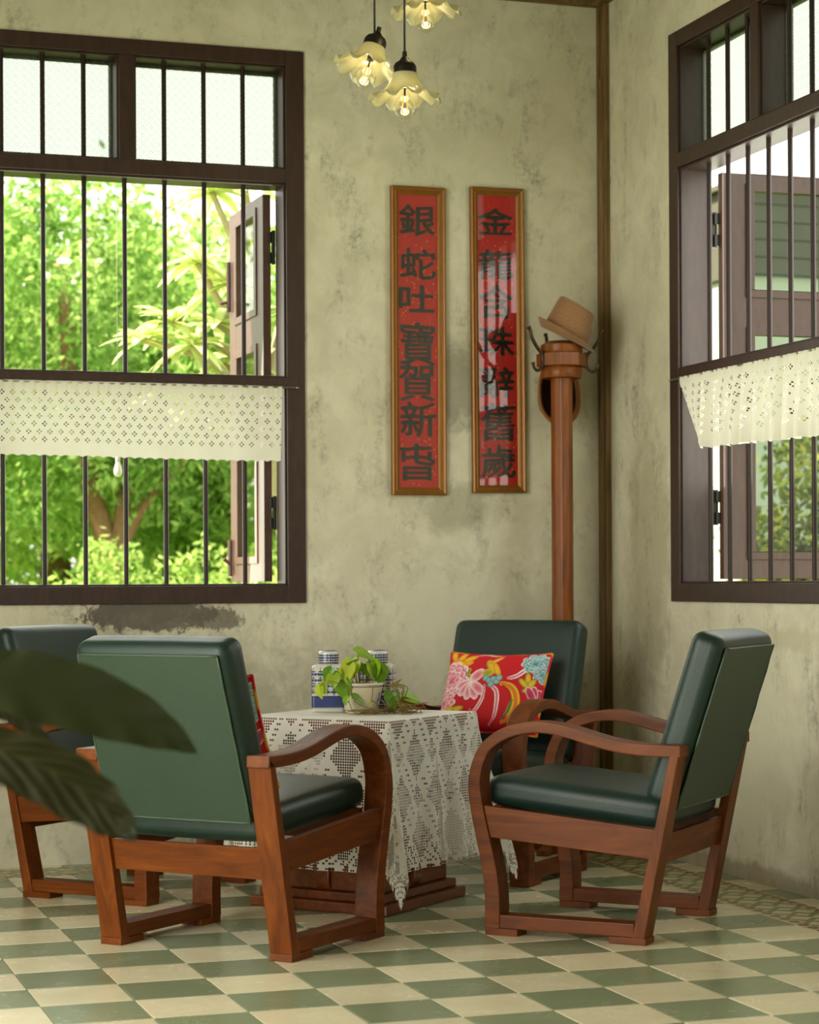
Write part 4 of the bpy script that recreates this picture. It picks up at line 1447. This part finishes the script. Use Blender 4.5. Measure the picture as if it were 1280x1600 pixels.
# ------------------------------------------------------------------ big-leaved houseplant close to the camera
t = NT('glossy_leaf_painted_sheen')
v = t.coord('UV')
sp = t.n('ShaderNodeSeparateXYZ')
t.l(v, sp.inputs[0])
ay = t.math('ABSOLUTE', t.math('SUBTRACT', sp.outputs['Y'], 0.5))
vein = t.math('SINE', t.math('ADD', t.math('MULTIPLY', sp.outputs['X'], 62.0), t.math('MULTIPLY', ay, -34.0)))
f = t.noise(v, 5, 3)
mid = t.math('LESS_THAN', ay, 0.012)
c = t.mix(t.ramp(t.math('MULTIPLY_ADD', vein, 0.32, t.math('MULTIPLY', f, 0.4)), [(0.3, 0.0), (0.62, 1.0)]), srgb(48, 56, 34), srgb(112, 114, 90))  # pale grey bands paint the sheen into the colour of one leaf half
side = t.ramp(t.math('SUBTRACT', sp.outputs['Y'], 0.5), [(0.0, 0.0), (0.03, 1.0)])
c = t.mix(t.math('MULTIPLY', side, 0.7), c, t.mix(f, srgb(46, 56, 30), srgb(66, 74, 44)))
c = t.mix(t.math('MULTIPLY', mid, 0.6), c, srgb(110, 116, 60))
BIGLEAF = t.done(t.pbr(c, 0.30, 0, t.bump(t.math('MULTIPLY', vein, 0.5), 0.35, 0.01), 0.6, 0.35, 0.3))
POTC = simple('glazed_brown_pot', srgb(86, 60, 40), 0.35)
def big_leaf(spine, widths, side, fold):
    sp_ = catmull(spine, 6)
    n = len(sp_)
    nv = 15
    P = np.zeros((n, nv, 3))
    for i, p in enumerate(sp_):
        tt = (sp_[min(i + 1, n - 1)] - sp_[max(i - 1, 0)]).normalized()
        sd = Vector(side)
        sd = (sd - tt * sd.dot(tt)).normalized()
        nm = tt.cross(sd)
        k = i / (n - 1)
        w = float(np.interp(k, np.linspace(0, 1, len(widths)), widths))
        for j in range(nv):
            q = 2 * j / (nv - 1) - 1
            P[i, j] = p + sd * (q * w / 2) + nm * (fold * abs(q) ** 1.4 * w * .5 + .0035 * math.sin(k * 40 - abs(q) * 3) * abs(q))
    return P, n
hp = thing('houseplant', 'big dark glossy leaves of a potted houseplant at the left edge, close to the camera', 'plant', (-3.62, -4.98, 0.0), 0)
HP = np.array((-3.62, -4.98, 0.0))
SMOOTHLEAF = simple('dull_olive_leaf', srgb(58, 68, 30), 0.5, 0, 0.35, 0, 0.3, 6)
def put_leaf(spine, widths, side, fold, mat=None):
    P, n = big_leaf(spine, widths, side, fold)
    uv = [(i / (n - 1), j / 14) for i in range(n) for j in range(15)]
    o = np_grid('leaf', P - HP, mat or BIGLEAF, hp, uv=uv)
    return o
put_leaf([(-3.384, -4.94, 1.010), (-3.287, -4.985, 0.985), (-3.229, -5.01, 0.962), (-3.143, -5.04, 0.940), (-3.046, -5.075, 0.905), (-2.979, -5.10, 0.872), (-2.932, -5.12, 0.842)],
         [.04, .075, .092, .116, .114, .090, .052, .006], (0.22, 0.30, 0.93), 0.07, SMOOTHLEAF)
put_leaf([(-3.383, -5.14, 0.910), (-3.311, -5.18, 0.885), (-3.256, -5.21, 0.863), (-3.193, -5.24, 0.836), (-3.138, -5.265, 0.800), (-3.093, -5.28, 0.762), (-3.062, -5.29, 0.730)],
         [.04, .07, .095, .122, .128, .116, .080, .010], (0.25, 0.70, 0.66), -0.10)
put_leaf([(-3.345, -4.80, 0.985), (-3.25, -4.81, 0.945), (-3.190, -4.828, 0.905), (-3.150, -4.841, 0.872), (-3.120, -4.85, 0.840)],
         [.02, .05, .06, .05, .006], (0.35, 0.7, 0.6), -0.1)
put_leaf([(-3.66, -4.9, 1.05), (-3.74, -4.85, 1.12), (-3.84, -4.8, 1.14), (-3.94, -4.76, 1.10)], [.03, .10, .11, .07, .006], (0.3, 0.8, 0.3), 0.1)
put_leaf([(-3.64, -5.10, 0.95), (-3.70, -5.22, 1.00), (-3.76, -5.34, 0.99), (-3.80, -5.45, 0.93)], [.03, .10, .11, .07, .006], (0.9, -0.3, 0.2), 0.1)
st = MB()
b0 = Vector((-3.62, -4.98, 0.27)) - Vector(HP)
for tip, m in (((-3.384, -4.94, 1.010), (-3.50, -4.95, .95)), ((-3.383, -5.14, .910), (-3.50, -5.08, .86)), ((-3.345, -4.80, .985), (-3.48, -4.86, .92)), ((-3.66, -4.9, 1.05), (-3.63, -4.95, .8)), ((-3.64, -5.10, .95), (-3.62, -5.04, .7))):
    st.tube(catmull([b0, (b0 + Vector(m) - Vector(HP)) / 2 + Vector((-.04, 0, .05)), Vector(m) - Vector(HP), Vector(tip) - Vector(HP)], 6), .006, 7)
st.build('leaf_stalks', simple('green_stalk', srgb(60, 70, 34), 0.5), hp, smooth=True)
MB().lathe([(.0, .0), (.11, .0), (.13, .02), (.165, .22), (.175, .27), (.175, .29), (.16, .29), (.155, .26), (.0, .26)], 40).build('plant_pot', POTC, hp, smooth=True, sharp=0.7)

# ------------------------------------------------------------------ the garden outside
def m_leafy(name, tr_, sat=1.0):
    t = NT(name)
    a = t.n('ShaderNodeVertexColor')
    a.layer_name = 'paint'
    df = t.n('ShaderNodeBsdfDiffuse')
    t.l(a.outputs['Color'], df.inputs['Color'])
    tl = t.n('ShaderNodeBsdfTranslucent')
    t.l(a.outputs['Color'], tl.inputs['Color'])
    return t.done(t.mixs(tr_, df.outputs[0], tl.outputs[0]))
LEAFY = m_leafy('garden_leaves', 0.6)
BARK = simple('grey_brown_bark', srgb(128, 98, 66), 0.9, 0, 0.1, 0, 0.35, 18)
PALEBARK = simple('pale_plumeria_bark', srgb(186, 172, 140), 0.8, 0, 0.2, 0, 0.2, 20)
def leaf_cloud(name, clumps, n, size, parent, seed, palette, kind='stuff', loc=(0, 0, 0)):
    """clumps: list of (x,y,z,rx,ry,rz); n small leaves as bent rhombs"""
    g = np.random.default_rng(seed)
    cl = np.array(clumps)
    vol = cl[:, 3] * cl[:, 4] * cl[:, 5]
    w = vol ** 0.67
    pick = g.choice(len(cl), n, p=w / w.sum())
    d = g.normal(size=(n, 3))
    d /= np.linalg.norm(d, axis=1)[:, None]
    r = g.uniform(0.35, 1.0, n) ** 0.5
    c = cl[pick, :3] + d * cl[pick, 3:] * r[:, None]
    sub = g.normal(size=(n, 3)) * size * 0.8
    c = c + sub - np.array(loc)
    ax = g.normal(size=(n, 3)) + d * 0.6 + np.array([0, 0, -.4])
    ax /= np.linalg.norm(ax, axis=1)[:, None]
    sd = np.cross(ax, g.normal(size=(n, 3)))
    sd /= np.linalg.norm(sd, axis=1)[:, None]
    s = (size * g.uniform(0.6, 1.35, n))[:, None]
    V_ = np.stack([c - ax * s, c + sd * s * .42, c + ax * s, c - sd * s * .42], 1).reshape(-1, 3)
    F = np.arange(4 * n).reshape(n, 4)
    pal = np.array([L3(p) for p in palette])
    k = g.integers(0, len(pal), n)
    clump_t = g.uniform(.75, 1.2, len(cl))[pick]
    col = pal[k] * (g.uniform(.75, 1.2, n) * clump_t)[:, None]
    col = np.repeat(np.clip(col, 0, .95), 4, 0)
    return np_mesh(name, V_, F, LEAFY, parent, col, False, kind)
GREEN0 = [(104, 116, 40), (126, 136, 52), (86, 102, 36), (150, 150, 66)]
GREEN1 = [(140, 176, 82), (160, 192, 100), (120, 158, 72), (186, 208, 120)]
GREEN2 = [(166, 196, 96), (188, 210, 116), (146, 180, 84), (208, 218, 134)]
GREEN3 = [(176, 190, 96), (196, 206, 120), (150, 170, 84), (212, 212, 134)]
def crown_clumps(c, R, n, rr, seed):
    q = random.Random(seed)
    out = []
    for _ in range(n):
        while True:
            v_ = Vector((q.uniform(-1, 1), q.uniform(-1, 1), q.uniform(-1, 1)))
            if v_.length < 1: break
        k = q.uniform(.7, 1.3) * rr
        out.append((c[0] + v_.x * R[0], c[1] + v_.y * R[1], c[2] + v_.z * R[2], k, k, k * .7))
    return out
def tree(label, base, forks, c, R, nclump, rr, nleaf, size, seed, pal, rad=.16):
    t = thing('garden_tree', label, 'tree', base, 0, 'trees in the garden outside')
    cl = crown_clumps(c, R, nclump, rr, seed)
    leaf_cloud('foliage', cl, nleaf, size, t, seed, pal, loc=base)
    b = MB()
    o = Vector(base)
    for pts, r0 in forks:
        p = catmull([Vector(q) - o for q in pts], 5)
        b.tube(p, [r0 * (1 - .55 * k / (len(p) - 1)) for k in range(len(p))], 9)
    b.build('trunk', BARK, t, smooth=True)
    return t
tree('garden tree with a leaning forked trunk seen through the back window below the valance', (-.40, 9.2, -.35),
     [([(-.40, 9.2, -.40), (-.42, 9.2, .6), (-.46, 9.2, 1.3), (-.62, 9.25, 2.0), (-.74, 9.3, 2.6), (-.8, 9.4, 3.6)], .125),
      ([(-.42, 9.2, .9), (-.38, 9.15, 1.5), (-.28, 9.2, 2.1), (-.05, 9.3, 2.7), (.2, 9.4, 3.4)], .085),
      ([(-.44, 9.2, 1.2), (-.22, 9.1, 1.7), (.02, 9.1, 2.0), (.35, 9.2, 2.3)], .05)],
     (-.75, 9.7, 3.0), (2.0, 1.3, 1.45), 85, .42, 24000, .050, 2, GREEN1)
tree('dark green bushy tree behind the plumeria, seen through the back window', (1.0, 11.2, -.35), [([(1.0, 11.2, -.4), (1.05, 11.2, 1.4), (.9, 11.3, 3.2)], .14)],
     (.95, 11.2, 2.8), (1.5, 1.1, 1.8), 70, .44, 20000, .055, 3, GREEN1)
tree('light green tree at the left edge of the back window', (-1.9, 11.6, -.35), [([(-1.9, 11.6, -.4), (-1.82, 11.6, 1.5), (-1.6, 11.7, 3.2)], .06)],
     (-1.5, 11.9, 2.7), (1.15, 1.0, 1.9), 60, .42, 18000, .055, 4, GREEN2)
tree('broad hazy tree far behind the others, closing the view from the back window', (.4, 17.5, -.35), [([(.4, 17.5, -.4), (.4, 17.5, 2.0), (.5, 17.6, 5.0)], .25)],
     (.6, 17.5, 2.7), (4.6, 1.6, 2.7), 150, .85, 40000, .095, 5, GREEN2, .25)
tree('garden tree far to the side of the back window, mirrored in the open shutter glass', (-4.2, 9.3, -.35), [([(-4.2, 9.3, -.4), (-4.15, 9.3, 1.4), (-4.1, 9.4, 3.0)], .1)],
     (-4.1, 9.3, 2.6), (1.5, 1.1, 2.3), 60, .42, 14000, .06, 9, GREEN2)
tree('yellowish tree beyond the gap of the right window shutter', (5.1, 10.9, -.35), [([(5.1, 10.9, -.4), (5.05, 10.9, 1.2), (5.2, 11.0, 2.6)], .12)],
     (5.2, 10.9, 1.9), (1.2, .8, 1.5), 46, .40, 9000, .06, 6, GREEN3)
hd = thing('garden_hedge', 'low clipped green hedge in front of the trees outside the back window', 'hedge', (-.4, 7.6, -.35), 0)
hc = [(-2.3 + k * .16 + rnd.uniform(-.1, .1), 7.6 + rnd.uniform(-.3, .3), rnd.uniform(.35, 1.36) + .10 * math.sin(k * .7), .26, .26, .22) for k in range(25)] + \
     [(-2.3 + k * .16 + rnd.uniform(-.1, .1), 7.6 + rnd.uniform(-.3, .3), rnd.uniform(-.2, .9), .3, .3, .3) for k in range(25)]
leaf_cloud('foliage', hc, 12000, .042, hd, 7, GREEN2, loc=(-.4, 7.6, -.35))
hb_ = MB()
for k in range(9):
    hb_.tube([(-1.7 + k * .45, 0, 0), (-1.68 + k * .45, .02, .5), (-1.72 + k * .45, .0, 1.1)], .02, 6)
hb_.build('hedge_stems', BARK, hd, smooth=True)
hd2 = thing('garden_shrub', 'olive green shrub seen through the glass of the right window shutter', 'shrub', (3.75, 4.6, -.35), 0)
leaf_cloud('foliage', crown_clumps((3.85, 4.6, 1.0), (.85, .5, 1.35), 34, .32, 21), 11000, .045, hd2, 8, GREEN0, loc=(3.75, 4.6, -.35))
MB().tube([(0, 0, 0), (.02, 0, .5), (.05, 0, 1.2)], .035, 8).tube([(0, 0, .3), (.2, .05, .8), (.3, .1, 1.4)], .025, 8).build('shrub_stems', BARK, hd2, smooth=True)

# plumeria near the window, long pale leaves in rosettes on bare grey branches
pm = thing('plumeria_tree', 'plumeria with long pale sunlit leaves and bare branches beside the back window shutter', 'tree', (-.70, 2.35, -.35), 0)
PB = Vector((-.70, 2.35, -.35))
def at_tips():
    return [(-1.20, 2.20, 3.10), (-1.30, 2.10, 2.72), (-1.42, 2.15, 2.42), (-1.34, 2.05, 2.30), (-1.55, 2.25, 2.34), (-1.14, 2.1, 2.62), (-1.08, 2.2, 2.25), (-1.24, 2.3, 2.02), (-1.02, 2.25, 2.9), (-.8, 2.4, 3.2), (-.6, 2.5, 2.9), (-.75, 2.2, 2.5), (-1.12, 2.15, 2.12), (-1.45, 2.2, 2.10), (-1.20, 2.1, 2.42), (-1.06, 2.1, 3.15)]
pbm = MB()
jn = [Vector((-.72, 2.35, .9)), Vector((-.85, 2.3, 1.7)), Vector((-.92, 2.25, 2.05))]
pbm.tube(catmull([PB, jn[0], jn[1], jn[2]], 5), [.07 - .0022 * k for k in range(16)], 9)
for k, tp in enumerate(at_tips()):
    st_ = jn[1] if k in (7,) else jn[2]
    tpv = Vector(tp)
    md = (st_ + tpv) / 2 + Vector((.06, .0, -.06 if k % 2 else .05))
    pbm.tube(catmull([st_, md, tpv], 6), [.03 - .0012 * q for q in range(13)], 8)
V0 = [tuple(Vector(q) - PB) for q in pbm.v]
pbm2 = MB()
pbm2.v, pbm2.f = V0, pbm.f
pbm2.build('branches', PALEBARK, pm, smooth=True)
g = random.Random(5)
PLE = m_leafy('plumeria_leaves', 0.42)
PV, PF, PC = [], [], []
for tp in at_tips():
    for k in range(19):
        az = k * 2.4 + g.uniform(-.3, .3)
        el = g.uniform(-.35, .75)
        L, wd = g.uniform(.16, .27), g.uniform(.052, .072)
        dr = Vector((math.cos(az) * math.cos(el), math.sin(az) * math.cos(el), math.sin(el)))
        sd = dr.cross(Vector((0, 0, 1))).normalized()
        up_ = sd.cross(dr)
        base_i = len(PV)
        for i in range(7):
            s = i / 6
            w_ = wd * math.sin(PI * (s * .92 + .06)) ** .75
            c_ = Vector(tp) - PB + dr * (L * s) + Vector((0, 0, -1)) * (L * .35 * s * s)
            for q in (-1, 0, 1):
                PV.append(tuple(c_ + sd * (q * w_ / 2) + up_ * (abs(q) * w_ * .18)))
                PC.append(L3(g.choice([(200, 216, 128), (178, 202, 100), (222, 230, 156), (212, 220, 136)])) if q else L3((226, 230, 176)))
        for i in range(6):
            for q in range(2):
                a = base_i + i * 3 + q
                PF.append((a, a + 3, a + 4, a + 1))
np_mesh('leaves', PV, PF, PLE, pm, np.array(PC), True, 'stuff')

# garden bulb on its flex under the added eave
gb = thing('garden_bulb', 'small white bulb hanging outside the back window, just below the valance', 'bulb', (-1.915, 1.0, 1.615), 0)
MB().lathe([(.001, -.030), (.012, -.027), (.018, -.014), (.0185, 0), (.015, .016), (.010, .03), (.009, .04), (.0, .04)], 20).build('bulb_globe', simple('white_bulb', srgb(240, 236, 220), 0.3), gb, smooth=True)
MB().lathe([(.0095, .036), (.0105, .04), (.0105, .062), (.004, .07), (.0, .07)], 16).tube([(0, 0, .065), (0, 0, 2.11)], .0012, 6).build('bulb_socket', simple('pale_socket', srgb(210, 206, 190), 0.5), gb, smooth=True)

# added boards and pale wall standing in for a reflection in the shutter glass
sd_ = thing('reflection_backdrop', 'shed of grey boards over a pale wall, added in place of a reflection in the right window shutter', 'backdrop', (5.46, 7.4, -.35), 0)
PALEW = simple('pale_wall', srgb(168, 172, 158), 0.8)
BOARD = simple('grey_weathered_boards', srgb(86, 84, 70), 0.85, 0, 0.1, 0, 0.2, 6)
MB().box((-1.0, 0, 0), (2.6, 2.2, 3.97)).build('backdrop_wall', PALEW, sd_)
for k in range(5):
    MB().box((-1.06, -.05, 3.98 + k * .145), (2.65, -.012, 3.98 + k * .145 + .135)).build('board', BOARD, sd_, bevel=0.006)
for k in range(10):
    MB().box((-1.06, -.05, .6 + k * .145), (-.86, -.012, .6 + k * .145 + .135)).build('board', BOARD, sd_, bevel=0.006)
MB().box((-1.04, -.01, 3.975), (2.8, 2.3, 4.70)).build('backdrop_loft', BOARD, sd_)
MB().prism([(-.12, 4.705), (2.5, 4.705), (2.5, 4.75), (-.12, 4.75)], 'x', -1.1, 2.85).build('backdrop_roof', BOARD, sd_)
t = NT('lawn_grass')
f = t.noise(t.coord(), 1.2, 5)
GRASS = t.done(t.pbr(t.ramp(f, [(.3, srgb(70, 96, 34)), (.7, srgb(120, 140, 58))]), 0.9))
gm = MB()
gm.add([(-30, .14, -.36), (40, .14, -.36), (40, 45, -.36), (-30, 45, -.36)], [(0, 1, 2, 3)])
gm.add([(.14, -30, -.36), (40, -30, -.36), (40, .14, -.36), (.14, .14, -.36)], [(0, 1, 2, 3)])
gm.add([(-30, -30, -.36), (.14, -30, -.36), (.14, -10.2, -.36), (-30, -10.2, -.36)], [(0, 1, 2, 3)])
gm.add([(-30, -10.2, -.36), (-4.7, -10.2, -.36), (-4.7, .14, -.36), (-30, .14, -.36)], [(0, 1, 2, 3)])
struct(gm.build('garden_lawn', GRASS))
struct(MB().box((-4.7, -10.2, -.5), (.16, .16, -.101)).build('house_plinth_ground', PALEW))
